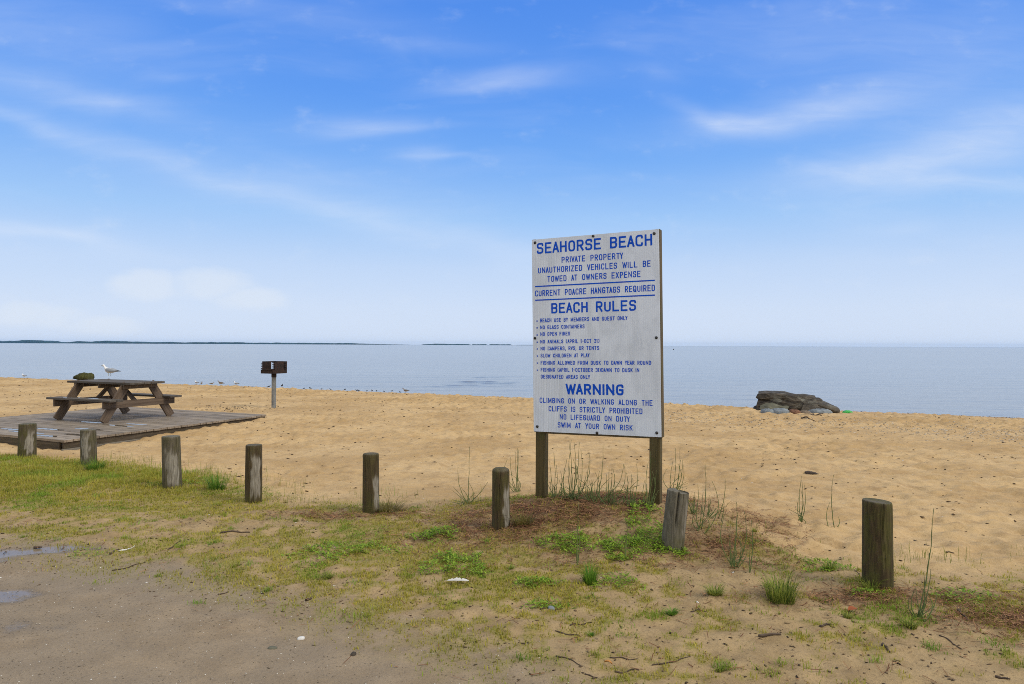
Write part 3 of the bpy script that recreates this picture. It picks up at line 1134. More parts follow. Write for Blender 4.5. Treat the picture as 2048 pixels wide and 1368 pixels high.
bollard(1755, 1172, 1001, 57, "thick dark mossy bollard with flat cut top, rightmost of the row", lean=-.004, bleach=(345, .22, .3, .75), moss=.85, seed=1, slant=-.006)
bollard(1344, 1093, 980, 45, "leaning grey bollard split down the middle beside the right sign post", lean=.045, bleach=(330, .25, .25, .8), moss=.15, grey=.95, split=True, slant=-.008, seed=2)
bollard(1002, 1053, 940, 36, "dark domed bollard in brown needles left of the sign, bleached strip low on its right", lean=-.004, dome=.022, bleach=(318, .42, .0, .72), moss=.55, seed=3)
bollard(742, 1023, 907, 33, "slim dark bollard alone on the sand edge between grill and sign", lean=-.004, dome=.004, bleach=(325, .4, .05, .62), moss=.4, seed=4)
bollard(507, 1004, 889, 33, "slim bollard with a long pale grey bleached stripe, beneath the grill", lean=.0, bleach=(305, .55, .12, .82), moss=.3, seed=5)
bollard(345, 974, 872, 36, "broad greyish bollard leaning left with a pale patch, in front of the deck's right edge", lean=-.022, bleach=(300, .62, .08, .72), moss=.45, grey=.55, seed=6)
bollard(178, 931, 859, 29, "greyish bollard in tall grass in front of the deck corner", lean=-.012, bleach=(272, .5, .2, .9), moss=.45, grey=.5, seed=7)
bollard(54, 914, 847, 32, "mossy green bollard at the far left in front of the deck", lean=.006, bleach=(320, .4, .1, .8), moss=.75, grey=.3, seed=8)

# ------------------------------------------------------------------ deck
TU, TW = Vector((.918, -.397, 0)), Vector((.397, .918, 0))
TRZ = math.atan2(-.397, .918)
DZ = 0.10
M_DECK = wood("grey_deck_boards", (.165, .128, .090), (.285, .228, .165), (.37, .305, .225), .72, axis=0)
M_RIM = wood("dark_rim_board", (.05, .036, .022), (.105, .078, .048), (.15, .115, .075), .8, axis=0, moss=(.06, .06, .02), mossamt=.3)
M_SKIRT = wood("pale_skirt_board", (.14, .12, .09), (.24, .21, .16), (.30, .27, .21), .8, axis=0)


def build_deck():
    root = empty("wooden_deck", (-6.94, 10.57, DZ - .3), TRZ, "low grey plank deck on the sand under the picnic table", "deck")
    LX, LY = 4.4, 4.3
    mb = MB()
    n = 30
    pw = LY / n
    for i in range(n):
        w = pw - .009
        y0 = i * pw
        ov = random.uniform(.0, .02)
        cup = -.0035
        L0, L1 = -LX - ov, .028 + random.uniform(0, .008)
        vs, fs = [], []
        segs = 10
        for j in range(segs + 1):
            x = L0 + (L1 - L0) * j / segs
            dz = .002 * math.sin(j * 1.1 + i * 2.3)
            for q in range(5):
                yy = y0 + w * q / 4
                vs.append((x, yy, .3 + dz + cup * (1 - (2 * q / 4 - 1) ** 2)))
            for q in range(4, -1, -1):
                vs.append((x, y0 + w * q / 4, .3 - .036 + dz))
        for j in range(segs):
            for q in range(10):
                a0, a1 = j * 10 + q, j * 10 + (q + 1) % 10
                fs.append((a0, a1, a1 + 10, a0 + 10))
        fs.append(tuple(range(10))[::-1])
        fs.append(tuple(segs * 10 + q for q in range(10)))
        mb.add(vs, fs)
    mb.build("deck_planks", M_DECK, root)
    zt = .3 - .040
    board("rim_board", LY - .02, .11, .038, M_RIM, root, (-.02, LY / 2, zt - .055), (R(90), 0, R(90)))
    board("rim_board", LX - .1, .16, .038, M_RIM, root, (-LX / 2 - .05, .024, zt - .08), (R(90), 0, 0))
    board("rim_board", LY - .1, .11, .038, M_RIM, root, (-LX + .02, LY / 2 + .05, zt - .055), (R(90), 0, R(90)))
    board("skirt_board", 2.3, .13, .03, M_SKIRT, root, (.010, 1.12, zt - .117 - .05), (R(90), 0, R(90)))
    board("corner_block", .24, .085, .085, M_RIM, root, (-.085, .09, zt - .13), (0, R(90), 0))
    for y in (1.4, 2.8):
        board("joist", LX - .2, .10, .038, M_RIM, root, (-LX / 2, y, zt - .052), (R(90), 0, 0))


build_deck()


def deck_xy(px, py, z=DZ):
    d = ray(px, py)
    y = (z - CAMZ) / d.z
    return Vector((d.x * y, y, z))


def build_deck_puddles():
    m, k, b = new_mat("rain_water_film")
    b.inputs['Base Color'].default_value = (.10, .085, .065, 1)
    b.inputs['Roughness'].default_value = .03
    b.inputs['IOR'].default_value = 1.333
    n = k.noise(k.obj(), 3, 2)
    bump(k, b, n, .04, .005)
    pw = 4.3 / 30
    for px, py, L in ((235, 851, .85), (178, 845, .60), (100, 858, .80), (55, 864, .95), (180, 858, .75), (277, 848, .55), (150, 869, .5), (30, 858, .6), (90, 872, .5)):
        p = deck_xy(px, py)
        rel = p - Vector((-6.94, 10.57, DZ))
        lx, ly = rel.dot(TU), rel.dot(TW)
        i = math.floor(ly / pw)
        cy = i * pw + (pw - .007) / 2
        mb = MB()
        nseg = 18
        top, bot = [], []
        for j in range(nseg + 1):
            f = j / nseg * 2 - 1
            hw = .064 * (1 - abs(f) ** 3) ** .6 * (.8 + .3 * math.sin(j * 1.7 + px))
            x = lx + f * L / 2
            top.append((x, cy + hw, .0003))
            bot.append((x, cy - hw, .0003))
        N = nseg + 1
        mb.add(top + bot, [(j + N, j + N + 1, j + 1, j) for j in range(nseg)])
        o = mb.build("puddle", m)
        o.location = (-6.94, 10.57, DZ - .0005)
        o.rotation_euler = (0, 0, TRZ)
        tag(o, "thin rain puddle lying along a deck plank", kind='structure')


build_deck_puddles()

# ------------------------------------------------------------------ picnic table
M_TTOP = wood("weathered_table_top", (.062, .050, .038), (.115, .096, .075), (.17, .15, .12), .82, axis=0)
M_TLEG = wood("brown_table_legs", (.085, .055, .034), (.165, .115, .075), (.23, .175, .125), .75, axis=0)


def build_table():
    P = Vector((-7.31, 13.0, 0))
    ctr = P - TU * .90 + TW * .42
    root = empty("picnic_table", (ctr.x, ctr.y, DZ), TRZ, "weathered wooden picnic table with A-frame legs on the plank deck", "picnic table")
    mb = MB()
    for i in range(5):
        mb.box((1.83 + random.uniform(-.01, .01), .148, .040), c=(0, (i - 2) * .155, .745 - .02))
    mb.build("table_top", M_TTOP, root, bevel=.006)
    for sy in (-1, 1):
        mb = MB()
        for q in (0, 1):
            mb.box((1.83, .135, .040), c=(0, sy * (.585 + q * .142), .44 - .02))
        mb.build("bench_seat", M_TTOP, root, bevel=.006)
    for sx in (-1, 1):
        X = sx * .66
        for sy in (-1, 1):
            a, b_ = Vector((X, sy * .26, .704)), Vector((X, sy * .745, .0))
            d = (a - b_)
            ang = math.atan2(d.z, d.y)
            o = board("leg", d.length + .0, .165, .042, M_TLEG, root, (a + b_) / 2, (0, 0, 0))
            # local X along the leg, local Z (thickness) along the table
            ax = d.normalized()
            az = Vector((1, 0, 0))
            ay = az.cross(ax)
            Mx = Matrix((ax, ay, az)).transposed().to_4x4()
            o.matrix_local = Matrix.Translation((a + b_) / 2 + Vector((0, 0, .012))) @ Mx
        board("seat_support", 1.56, .135, .040, M_TLEG, root, (X + sx * .0425, 0, .332), (R(90), 0, R(90)))
        board("top_batten", .74, .085, .040, M_TLEG, root, (X + sx * .0425, 0, .6615), (R(90), 0, R(90)))
        a, b_ = Vector((sx * .61, 0, .33)), Vector((sx * .12, 0, .69))
        d = a - b_
        board("brace", d.length, .088, .038, M_TLEG, root, (a + b_) / 2, (0, math.atan2(-d.z, d.x), 0))
    board("top_batten", .74, .085, .038, M_TLEG, root, (0, 0, .6615), (R(90), 0, R(90)))
    return root


TABLE = build_table()


def build_bench_puddles():
    m = bpy.data.materials["rain_water_film"]
    for x0, x1, yc in ((-.62, -.22, -.585), (.02, .30, -.585), (-.50, -.20, -.727)):
        n = 14
        top, bot = [], []
        for j in range(n + 1):
            f = j / n * 2 - 1
            hw = .052 * (1 - abs(f) ** 3) ** .6 * (.85 + .25 * math.sin(j * 1.9 + x0 * 9))
            x = x0 + (x1 - x0) * j / n
            top.append((x, yc + hw, .4406))
            bot.append((x, yc - hw, .4406))
        N = n + 1
        mb = MB()
        mb.add(top + bot, [(j + N, j + N + 1, j + 1, j) for j in range(n)])
        o = mb.build("puddle", m)
        o.location = TABLE.location
        o.rotation_euler = (0, 0, TRZ)
        tag(o, "thin rain puddle on the near bench of the picnic table", kind='structure')


build_bench_puddles()


# ------------------------------------------------------------------ grill
def build_grill():
    m, k, b = new_mat("rusty_black_steel")
    n = k.noise(k.obj(), 14, 6, .65)
    k.l(k.mix(k.step(n, .4, .7), (.016, .010, .008), (.055, .024, .013)), b.inputs['Base Color'])
    b.inputs['Roughness'].default_value = .75
    b.inputs['Metallic'].default_value = .25
    bump(k, b, n, .4, .004)
    mg = plain("galvanized_post", (.22, .225, .215), .5, .35, var=.25, scale=10)
    p = at(547.5, 815)
    sc = p.y / F                       # metres per photo pixel here
    view = math.atan2(p.x, p.y)
    root = empty("park_grill", p, -view - R(44), "rusty black charcoal grill box on a grey steel post in the sand", "grill")
    zb, zt = (815 - 746.5) * sc, (815 - 722.5) * sc
    W, Dp = 34 * sc / math.cos(R(12)) * .95, 37 * sc
    t = .006
    mb = MB()
    mb.box((W, Dp, t), c=(0, 0, zb + t / 2))                                   # floor
    mb.box((W, t, zt - zb - t), c=(0, Dp / 2 - t / 2, (zt + zb + t) / 2))       # back wall
    mb.box((W, t, .085), c=(0, -Dp / 2 + t / 2, zb + t + .0425))                # front lip
    # side walls: toothed front edge and an E-shaped slot near the back
    z0, z1 = zb + t, zt
    for sx in (-1, 1):
        x0 = sx * (W / 2 - t / 2)

        def slab(ya, yb, za, zc):
            mb.box((t, yb - ya, zc - za), c=(x0, (ya + yb) / 2, (za + zc) / 2))
        yf, ys0, ys1, ys2, yk = -Dp / 2 + .045, Dp / 2 - .115, Dp / 2 - .075, Dp / 2 - .030, Dp / 2 - t - .0005
        zs0, zs1 = z0 + .085, z1 - .03
        slab(yf, ys0, z0, z1)
        slab(ys2, yk, z0, z1)
        slab(ys0, ys2, z0, zs0)
        slab(ys0, ys2, zs1, z1)
        slab(-Dp / 2 + t + .001, yf, z0, zs0)
        st = (zs1 - zs0) / 4
        for q in range(4):
            slab(ys1, ys2, zs0 + q * st + st * .55, zs0 + q * st + st * .95)
            slab(-Dp / 2 + .002, yf, zs0 + q * st + st * .45, zs0 + q * st + st * .9)
    mb.build("firebox", m, root)
    mb = MB()
    zg = zb + .10
    for i in range(11):
        x = -W / 2 + .04 + (W - .08) * i / 10
        mb.tube([(x, -Dp / 2 - .01, zg), (x, Dp / 2 - .04, zg)], .005, 6)
    for y in (-Dp / 2 - .01, Dp / 2 - .05):
        mb.tube([(-W / 2 + .012, y, zg - .010), (W / 2 - .012, y, zg - .010)], .006, 6)
    mb.build("cooking_grate", m, root, smooth=True)
    mb = MB()
    mb.tube([(0, 0, -.3), (0, 0, zb - .07)], 4.4 * sc, 20)
    mb.build("post", mg, root, smooth=False)
    mb = MB()
    mb.tube([(0, 0, zb - .095), (0, 0, zb - .001)], 4.9 * sc, 20)
    mb.build("collar", m, root, smooth=False)


build_grill()

# ------------------------------------------------------------------ rocks, driftwood
def rock(px, py, w, h, d, mat, label, name="rock", seed=0, cat="rock", flat=1.0, NX=46, NA=36, faceted=False, depth=None, prof=None, rz=0.0, group=None, back=0.0):
    p = at(px, py) if depth is None else onray(px, py, depth)
    vs = []
    for i in range(NX + 1):
        f = i / NX
        e = max(0.02, (1 - abs(2 * f - 1) ** 3.2)) ** .5
        tp = np.interp(f, *zip(*prof)) if prof else e
        for q in range(NA):
            a = 2 * math.pi * q / NA
            ca, sa = math.cos(a), math.sin(a)
            ca_ = math.copysign(abs(ca) ** .75, ca)
            sa_ = math.copysign(abs(sa) ** .75, sa)
            x = (f - .5) * w
            y = ca_ * d / 2 * (e ** .8 if not prof else max(.12, tp) ** .5)
            z = sa_ * h * tp if sa > 0 else sa_ * h * .35 * tp
            vs.append((x, y, z))
    V = np.array(vs)
    sc = 2.4 / max(w, .3)
    q1 = perlin(V[:, 0] * sc * 1.2 + seed * 7 + V[:, 1] * .6, V[:, 2] * sc * 2.2 + V[:, 1] * sc, 301)
    q2 = 1 - 2 * np.abs(perlin(V[:, 0] * sc * 2.6 + seed, V[:, 2] * sc * 4 + V[:, 1] * sc * 2.5, 303))
    q3 = perlin(V[:, 0] * sc * 8 + seed, V[:, 2] * sc * 8 + V[:, 1] * sc * 8, 305)
    amp = min(h, d) * (.34 if faceted else .22)
    nrm = V / np.maximum(np.linalg.norm(V / np.array([w, d, h]), axis=1, keepdims=True) * np.array([w, d, h]) ** 2 / max(w, d, h), 1e-6)
    nrm /= np.maximum(np.linalg.norm(nrm, axis=1, keepdims=True), 1e-6)
    nrm[:, 0] *= .4
    if faceted:
        nrm[:, 2] *= np.where(nrm[:, 2] > .5, .35, 1.0)
    V = V + nrm * (amp * (q1 * .8 + q2 * .9 + q3 * .35))[:, None]
    i, q = np.meshgrid(np.arange(NX), np.arange(NA), indexing='ij')
    a0, a1 = (i * NA + q).ravel(), (i * NA + (q + 1) % NA).ravel()
    me = np_mesh(name, V, [np.stack([a0, a1, a1 + NA, a0 + NA], 1), np.arange(NA)[None, ::-1], (NX * NA + np.arange(NA))[None, :]])
    o = link_mesh(name, me, mat, smooth=not faceted)
    if not faceted:
        me.set_sharp_from_angle(angle=R(32))
    o.location = p + Vector((p.x, p.y, 0)).normalized() * back + Vector((0, 0, back * .035))
    o.rotation_euler = (0, 0, rz)
    tag(o, label, cat, group)
    return o


M_RDARK = plain("dark_brown_shore_rock", (.056, .045, .033), .9, var=.6, scale=5.0)
def boulder_mat():
    m, k, b = new_mat("layered_brown_boulder")
    o = k.obj()
    lay = k.noise(k.mapping(o, (.9, 1.5, 6), rot=(0, R(10), 0)), 2.0, 6, .65, 1.0)
    pat = k.noise(o, 3.2, 5, .6)
    fine = k.noise(o, 16, 5, .7)
    c = k.mix(k.step(lay, .36, .62), (.022, .017, .012), (.105, .083, .056))  # dark recesses painted into the colour, standing in for weak facet shading
    c = k.mix(k.step(pat, .54, .68), c, (.165, .155, .120))
    c = k.mix(k.math('MULTIPLY', k.step(fine, .5, .7), .6), c, (.035, .028, .018))
    k.l(c, b.inputs['Base Color'])
    b.inputs['Roughness'].default_value = .9
    bump(k, b, k.math('ADD', lay, k.math('MULTIPLY', fine, .4)), .9, .08)
    return m


M_RMOSS = plain("mossy_shore_rock", (.055, .055, .015), .9, var=.5, scale=4.0)
M_RGREY = plain("blue_grey_stone", (.19, .21, .22), .8, var=.25, scale=5.0)
M_RGRN = plain("greenish_grey_stone", (.12, .115, .08), .85, var=.3, scale=5.0)
M_RRED = plain("reddish_stone", (.16, .08, .045), .85, var=.3, scale=5.0)
M_DRIFT = wood("driftwood", (.045, .030, .020), (.10, .068, .045), (.14, .10, .07), .85)
M_DRIFTP = wood("pale_driftwood", (.16, .12, .085), (.28, .215, .15), (.34, .27, .19), .85)
GR = "rocks at the waterline"
mpp = at(1590, 826).y / F


def hull_rock(name, pts, mat, parent=None, seed=0, amp=.03):
    """an angular rock: hull of (photo px x, photo px y, front depth, back depth) corners, broken up by noise"""
    rr = random.Random(seed)
    bm = bmesh.new()
    for px, py, y0, y1 in pts:
        for y in (y0, y1):
            bm.verts.new(((px - 1590) * mpp + rr.uniform(-.03, .03), y, (824 - py) * mpp))
    r_ = bmesh.ops.convex_hull(bm, input=bm.verts)
    bmesh.ops.delete(bm, geom=[g for g in set(r_['geom_interior'] + r_['geom_unused']) if isinstance(g, bmesh.types.BMVert)], context='VERTS')
    for it in range(3):
        bmesh.ops.subdivide_edges(bm, edges=[e for e in bm.edges if e.calc_length() > .16], cuts=1, use_grid_fill=True)
        bmesh.ops.triangulate(bm, faces=bm.faces)
    bm.normal_update()
    P = np.array([v.co[:] for v in bm.verts])
    n1 = perlin(P[:, 0] * 2.6 + seed * 5 + P[:, 1], P[:, 2] * 7 + P[:, 1] * 1.5, 401)
    n2 = 1 - 2 * np.abs(perlin(P[:, 0] * 4 + seed, P[:, 2] * 9 + P[:, 1] * 4, 403))
    for v, a_, b_ in zip(list(bm.verts), n1, n2):
        v.co += v.normal * float(amp * (a_ * 1.2 + b_ * .8))
    me = bpy.data.meshes.new(name)
    bm.to_mesh(me)
    bm.free()
    return link_mesh(name, me, mat, parent)


MB_ = boulder_mat()
bp = at(1590, 824) + Vector((.30, .68, .02))
boulder = hull_rock("boulder", [(1517, 803, -.44, .5), (1516, 826, -.50, .5), (1640, 826, -.50, .4), (1638, 806, -.15, .35), (1560, 800, -.42, .5), (1600, 801, -.36, .4)], MB_, None, 1, .05)
boulder.location = bp
boulder.rotation_euler = (0, 0, -math.atan2(bp.x, bp.y))
tag(boulder, "large dark brown layered boulder at the waterline right of the sign", "boulder")
hull_rock("rock_slab", [(1513.5, 792, -.48, .6), (1515, 800, -.5, .6), (1530, 806, -.4, .5), (1547, 790.5, -.35, .6), (1580, 794.5, -.38, .5), (1603, 795.5, -.3, .4), (1600, 803, -.35, .4), (1570, 806, -.42, .4)], MB_, boulder, 2, .025)
hull_rock("rock_slab", [(1592, 794, -.30, .3), (1605, 793.5, -.22, .3), (1618, 799, -.25, .3), (1625, 796.5, -.18, .2), (1632, 806, -.25, .2), (1600, 805, -.35, .3)], MB_, boulder, 3, .02)
hull_rock("rock_slab", [(1622, 804.5, -.30, .3), (1634, 804, -.2, .3), (1650, 809.5, -.25, .2), (1673, 821, -.25, .1), (1672, 826, -.3, .1), (1628, 810, -.42, .3), (1640, 826, -.35, .2)], MB_, boulder, 4, .02)
hull_rock("rock_slab", [(1598, 825, -.66, 0), (1607, 805, -.40, 0), (1622, 803, -.38, 0), (1633, 814, -.5, 0), (1640, 825, -.6, 0)], MB_, boulder, 5, .02)
hull_rock("rock_slab", [(1520, 815, -.62, 0), (1532, 809, -.55, 0), (1560, 812, -.54, 0), (1577, 817, -.60, 0), (1574, 823, -.70, 0), (1524, 822, -.72, 0)], M_RGRN, boulder, 6, .03)
rock(1521, 820, 26 * mpp, 11 * mpp, .5, M_RDARK, "rounded dark stone against the left end of the big boulder", seed=2, group=GR)
rock(1535, 824.5, 24 * mpp, 7 * mpp, .35, M_RGREY, "small pointed blue grey stone in front of the big boulder, leftmost grey one", seed=4, group=GR)
rock(1560, 825, 36 * mpp, 8.5 * mpp, .4, M_RGREY, "blue grey stone in the middle foot of the big boulder", seed=5, group=GR, rz=R(5))
rock(1588, 826, 22 * mpp, 6 * mpp, .3, M_RRED, "reddish brown stone at the middle foot of the big boulder", seed=6, group=GR)
rock(1640, 826, 46 * mpp, 8 * mpp, .4, M_RGREY, "long pale grey stone at the right foot of the big boulder", seed=7, group=GR, rz=R(6))
rock(1610, 826, 20 * mpp, 5.5 * mpp, .3, M_DRIFTP, "sandy pale stone below the big boulder's middle", seed=8, group=GR)
rock(1660, 823, 30 * mpp, 9 * mpp, .5, M_RDARK, "low dark stone under the big boulder's right tip", seed=9, group=GR)
m2 = 38 / F
rock(166.5, 756, 33 * m2, 9.5 * m2, .6, M_RMOSS, "dark olive mossy rock showing behind the left end of the picnic table", seed=11, depth=38.0,
     prof=[(0, .25), (.15, .5), (.3, .7), (.36, 1), (.62, 1), (.72, .72), (.8, .95), (.97, .95), (1, .5)])


def stick(px0, py0, px1, py1, rpx, mat, label, name="twig", cat="twig", group=None, lift=0.0, bend=.1, fork=False):
    a, b_ = at(px0, py0), at(px1, py1)
    mid = (a + b_) / 2
    r = rpx / F * mid.y / 2
    n = 7
    pts, rad = [], []
    side = (b_ - a).cross(Vector((0, 0, 1)))
    for i in range(n + 1):
        f = i / n
        p = a.lerp(b_, f) + side * bend * math.sin(f * math.pi) + side * .03 * math.sin(f * 9 + px0)
        z = float(hgt(p.x, p.y)) + r * .7 + lift * math.sin(f * math.pi)
        pts.append(Vector((p.x, p.y, z)) - mid)
        rad.append(r * (1.1 - .55 * f) * (.9 + .2 * math.sin(i * 2.1 + px0)))
    mb = MB()
    mb.tube(pts, rad, 7)
    if fork:
        q = pts[3]
        mb.tube([q, q + side * .25 + (b_ - a) * .12 + Vector((0, 0, r)), q + side * .32 + (b_ - a) * .3], [r * .6, r * .45, r * .2], 5)
    o = mb.build(name, mat, smooth=True)
    o.location = mid
    return tag(o, label, cat, group)


GD = "driftwood in front of the boulder"
stick(1590, 829, 1646, 831, 3.2, M_DRIFT, "reddish driftwood stick just below the boulder", "driftwood", "driftwood", GD)
stick(1604, 835, 1630, 840, 3.0, M_DRIFT, "short dark driftwood piece nearest us below the boulder", "driftwood", "driftwood", GD)
stick(1625, 829, 1644, 832, 2.2, M_DRIFT, "thin dark twig at the right foot of the boulder", "driftwood", "driftwood", GD)
rock(1624, 946, 25 / F * at(1624, 946).y, 4.5 / F * at(1624, 946).y, .09, M_DRIFT, "chunky dark brown driftwood piece lying alone on the open sand", name="driftwood", cat="driftwood", seed=21,
     prof=[(0, .9), (.2, 1), (.55, .85), (.8, .6), (1, .25)], rz=R(-10))

# ------------------------------------------------------------------ birds
M_BIRD = colmat("bird_feathers", .75)


def loft(rings, n=14, colf=None):
    V, c = [], []
    for (x, y, z, ry, rz) in rings:
        for q in range(n):
            a = 2 * math.pi * q / n
            V.append((x, y + math.cos(a) * ry, z + math.sin(a) * rz))
            c.append(colf(x, y + math.cos(a) * ry, z + math.sin(a) * rz, math.sin(a)) if colf else (.5, .5, .5))
    i, q = np.meshgrid(np.arange(len(rings) - 1), np.arange(n), indexing='ij')
    a0, a1 = (i * n + q).ravel(), (i * n + (q + 1) % n).ravel()
    return V, [np.stack([a0, a1, a1 + n, a0 + n], 1), np.arange(n)[None, ::-1], ((len(rings) - 1) * n + np.arange(n))[None, :]], np.array(c)


def bird_parts(kind):
    W_, G_, K_ = (.72, .71, .69), (.32, .34, .37), (.03, .03, .03)
    if kind == 'gull':
        def col(x, y, z, sa):
            if x > .07:
                if .13 < x < .155 and abs(z - .252) < .007:
                    return K_
                return W_
            if x < -.15:
                return (.55, .55, .55)
            return tuple(a * .9 for a in W_)
    elif kind == 'dark':
        def col(x, y, z, sa):
            return (.03, .028, .027) if z > .12 or x < 0 else (.06, .055, .05)
    else:
        def col(x, y, z, sa):
            return (.20, .165, .13) if sa > -.3 else (.5, .47, .43)
    rings = [(-.215, 0, .112, .003, .002), (-.19, 0, .113, .022, .007), (-.14, 0, .118, .034, .020), (-.08, 0, .122, .05, .042),
             (-.02, 0, .128, .060, .058), (.04, 0, .137, .060, .062), (.08, 0, .155, .050, .058), (.10, 0, .185, .036, .044),
             (.112, 0, .212, .030, .034), (.124, 0, .236, .030, .030), (.142, 0, .250, .029, .028), (.160, 0, .248, .021, .021), (.172, 0, .244, .009, .010), (.176, 0, .243, .002, .002)]
    out = {}
    V, Fc, c = loft(rings, 16, col)
    out['body'] = (V, Fc, c)
    for sy in (-1, 1):
        def wc(x, y, z, sa):
            if kind == 'dark':
                return (.022, .021, .022)
            if x < -.17:
                return K_
            return G_ if kind == 'gull' else (.17, .14, .11)
        wr = [(.075, sy * .045, .150, .004, .01), (.05, sy * .054, .152, .012, .034), (-.01, sy * .056, .150, .013, .044), (-.08, sy * .048, .143, .012, .038),
              (-.15, sy * .030, .131, .009, .024), (-.21, sy * .018, .122, .006, .012), (-.27, sy * .010, .116, .002, .004)]
        out['wing%d' % sy] = loft(wr, 10, wc)
    return out


BM = {}


def bird_mesh(kind):
    if kind in BM:
        return BM[kind]
    d = {}
    for k_, (V, Fc, c) in bird_parts(kind).items():
        d[k_] = np_mesh('bird_' + kind, V, Fc, c)
        d[k_].materials.append(M_BIRD)
        d[k_].polygons.foreach_set('use_smooth', np.ones(len(d[k_].polygons), bool))
    lc = {'gull': (.42, .40, .28), 'dark': (.03, .03, .03)}.get(kind, (.3, .22, .14))
    bc = {'gull': (.35, .30, .12), 'dark': (.03, .03, .03)}.get(kind, (.1, .08, .06))
    for nm, x in (('leg1', .015), ('leg2', -.012)):
        mb = MB()
        sy = .024 if nm == 'leg1' else -.024
        mb.tube([(x, sy, .082), (x - .006, sy, .045), (x, sy, .004)], [.006, .0045, .0045], 6)
        mb.add([(x - .01, sy, .003), (x + .035, sy - .016, .001), (x + .042, sy, .003), (x + .035, sy + .016, .001)], [(0, 1, 2, 3)])
        me = bpy.data.meshes.new('bird_leg')
        me.from_pydata(mb.v, [], mb.f)
        a = me.attributes.new('col', 'FLOAT_COLOR', 'POINT')
        a.data.foreach_set('color', np.tile(np.array([*lc, 1], np.float32), len(mb.v)))
        me.materials.append(M_BIRD)
        d[nm] = me
    mb = MB()
    mb.tube([(.168, 0, .245), (.195, 0, .242), (.213, 0, .236)], [.0085, .006, .0015], 8)
    me = bpy.data.meshes.new('bird_beak')
    me.from_pydata(mb.v, [], mb.f)
    a = me.attributes.new('col', 'FLOAT_COLOR', 'POINT')
    cc = np.tile(np.array([*bc, 1], np.float32), (len(mb.v), 1))
    cc[8:, :3] = (.05, .04, .03)
    a.data.foreach_set('color', cc.ravel())
    me.materials.append(M_BIRD)
    d['beak'] = me
    BM[kind] = d
    return d


def bird(kind, loc, rz, scale, label, group=None, pitch=0.0):
    name, cat = {'gull': ("gull", "gull"), 'dark': ("shorebird", "shorebird"), 'brown': ("gull", "gull")}[kind]
    d = bird_mesh(kind)
    root = bpy.data.objects.new(name, d['body'])
    C.objects.link(root)
    root.location = loc
    root.rotation_euler = (0, pitch, rz)
    root.scale = (scale,) * 3
    tag(root, label, cat, group)
    for k_, nm in (('wing1', 'wing'), ('wing-1', 'wing'), ('leg1', 'leg'), ('leg2', 'leg'), ('beak', 'beak')):
        o = bpy.data.objects.new(nm, d[k_])
        C.objects.link(o)
        o.parent = root
    return root


PT = Vector((-7.31, 13.0, 0)) - TU * .42 + TW * .55
q = deck_xy(219, 752.5, DZ + .745)
bird('gull', (q.x, q.y, DZ + .7465), R(178), .98, "white gull with grey wings standing on the picnic table", None)


def crest_pt(px, py):
    d = ray(px, py)
    ys = np.arange(15, 60, .05)
    zz = hgt(d.x * ys, ys)
    sd_ = shore(d.x * ys, ys)
    sel = (sd_ > 3) & (sd_ < 12)
    ang = np.where(sel, (zz - CAMZ) / ys, -9)
    i = int(np.argmax(ang))
    # stand just behind the crest line where the sight line says, else on it
    tgt = d.z
    y = ys[i]
    return Vector((d.x * y, y, float(zz[i])))


GB = "birds along the shore"
bird('gull', crest_pt(48, 754), R(170), .62, "small grey gull on the sand crest, far left of the picnic table", GB)
for px, kind, rz, scl, lab in (
        (393, 'gull', 160, .55, "pale gull half hidden behind the crest, right of the picnic table"),
        (403, 'brown', 100, .5, "small brown gull seen end-on beside the pale half hidden gull"),
        (424, 'brown', 20, .45, "low brown bird lying on the crest between the table and the grill"),
        (441, 'brown', 172, .66, "brownish gull with raised head midway between table and grill"),
        (472, 'gull', 165, .62, "gull stretching its neck low on the crest left of the grill"),
        (538, 'dark', 20, .35, "tiny dark bird on the sand hump touching the grill post's left"),
        (564, 'dark', 90, .42, "tiny upright black bird just right of the grill post"),
        (811, 'brown', 172, .62, "pale grey gull at the right end of the birds, left of the sign")):
    bird(kind, crest_pt(px, 780), R(rz), scl, lab, GB)
for i, px in enumerate((608, 620, 643, 661, 690, 713.5, 717, 734, 744, 753, 768, 784, 800)):
    bird('dark', crest_pt(px, 782), R(random.uniform(0, 360)), random.uniform(.20, .29), "tiny dark shorebird on the sand crest between grill and sign", "tiny dark shorebirds")

# ------------------------------------------------------------------ grass, weeds, litter (ground cover)
M_GRASS = colmat("grass_blades", .6, .4, .25)
M_LITTER = colmat("dry_litter", .85, 0, .2)


def blades(P, h, w, ang, lean, col, curl=.5):
    """n bent blades: 5 verts each"""
    n = len(P)
    d = np.stack([np.cos(ang), np.sin(ang), np.zeros(n)], 1)
    sdv = np.stack([-np.sin(ang), np.cos(ang), np.zeros(n)], 1) * (w / 2)[:, None]
    up = np.array([0, 0, 1.0])
    m = P + up * (h * .55)[:, None] + d * (h * lean * .35)[:, None]
    t = P + up * (h * (1 - .25 * np.clip(lean, 0, 1)))[:, None] + d * (h * lean)[:, None]
    P0 = P - up * .006
    V = np.stack([P0 - sdv, P0 + sdv, m - sdv * .8, m + sdv * .8, t], 1).reshape(-1, 3)
    b = np.arange(n) * 5
    Fq = np.stack([b, b + 1, b + 3, b + 2], 1)
    Ft = np.stack([b + 2, b + 3, b + 4], 1)
    cc = np.repeat(col, 5, 0)
    return V, Fq, Ft, cc


def pick(n, dens, x0, x1, y0, y1):
    x, y = RNG.uniform(x0, x1, n), RNG.uniform(y0, y1, n)
    keep = RNG.random(n) < dens(x, y)
    return x[keep], y[keep]


def mixcol(a, b, t):
    return np.array(a)[None] * (1 - t)[:, None] + np.array(b)[None] * t[:, None]


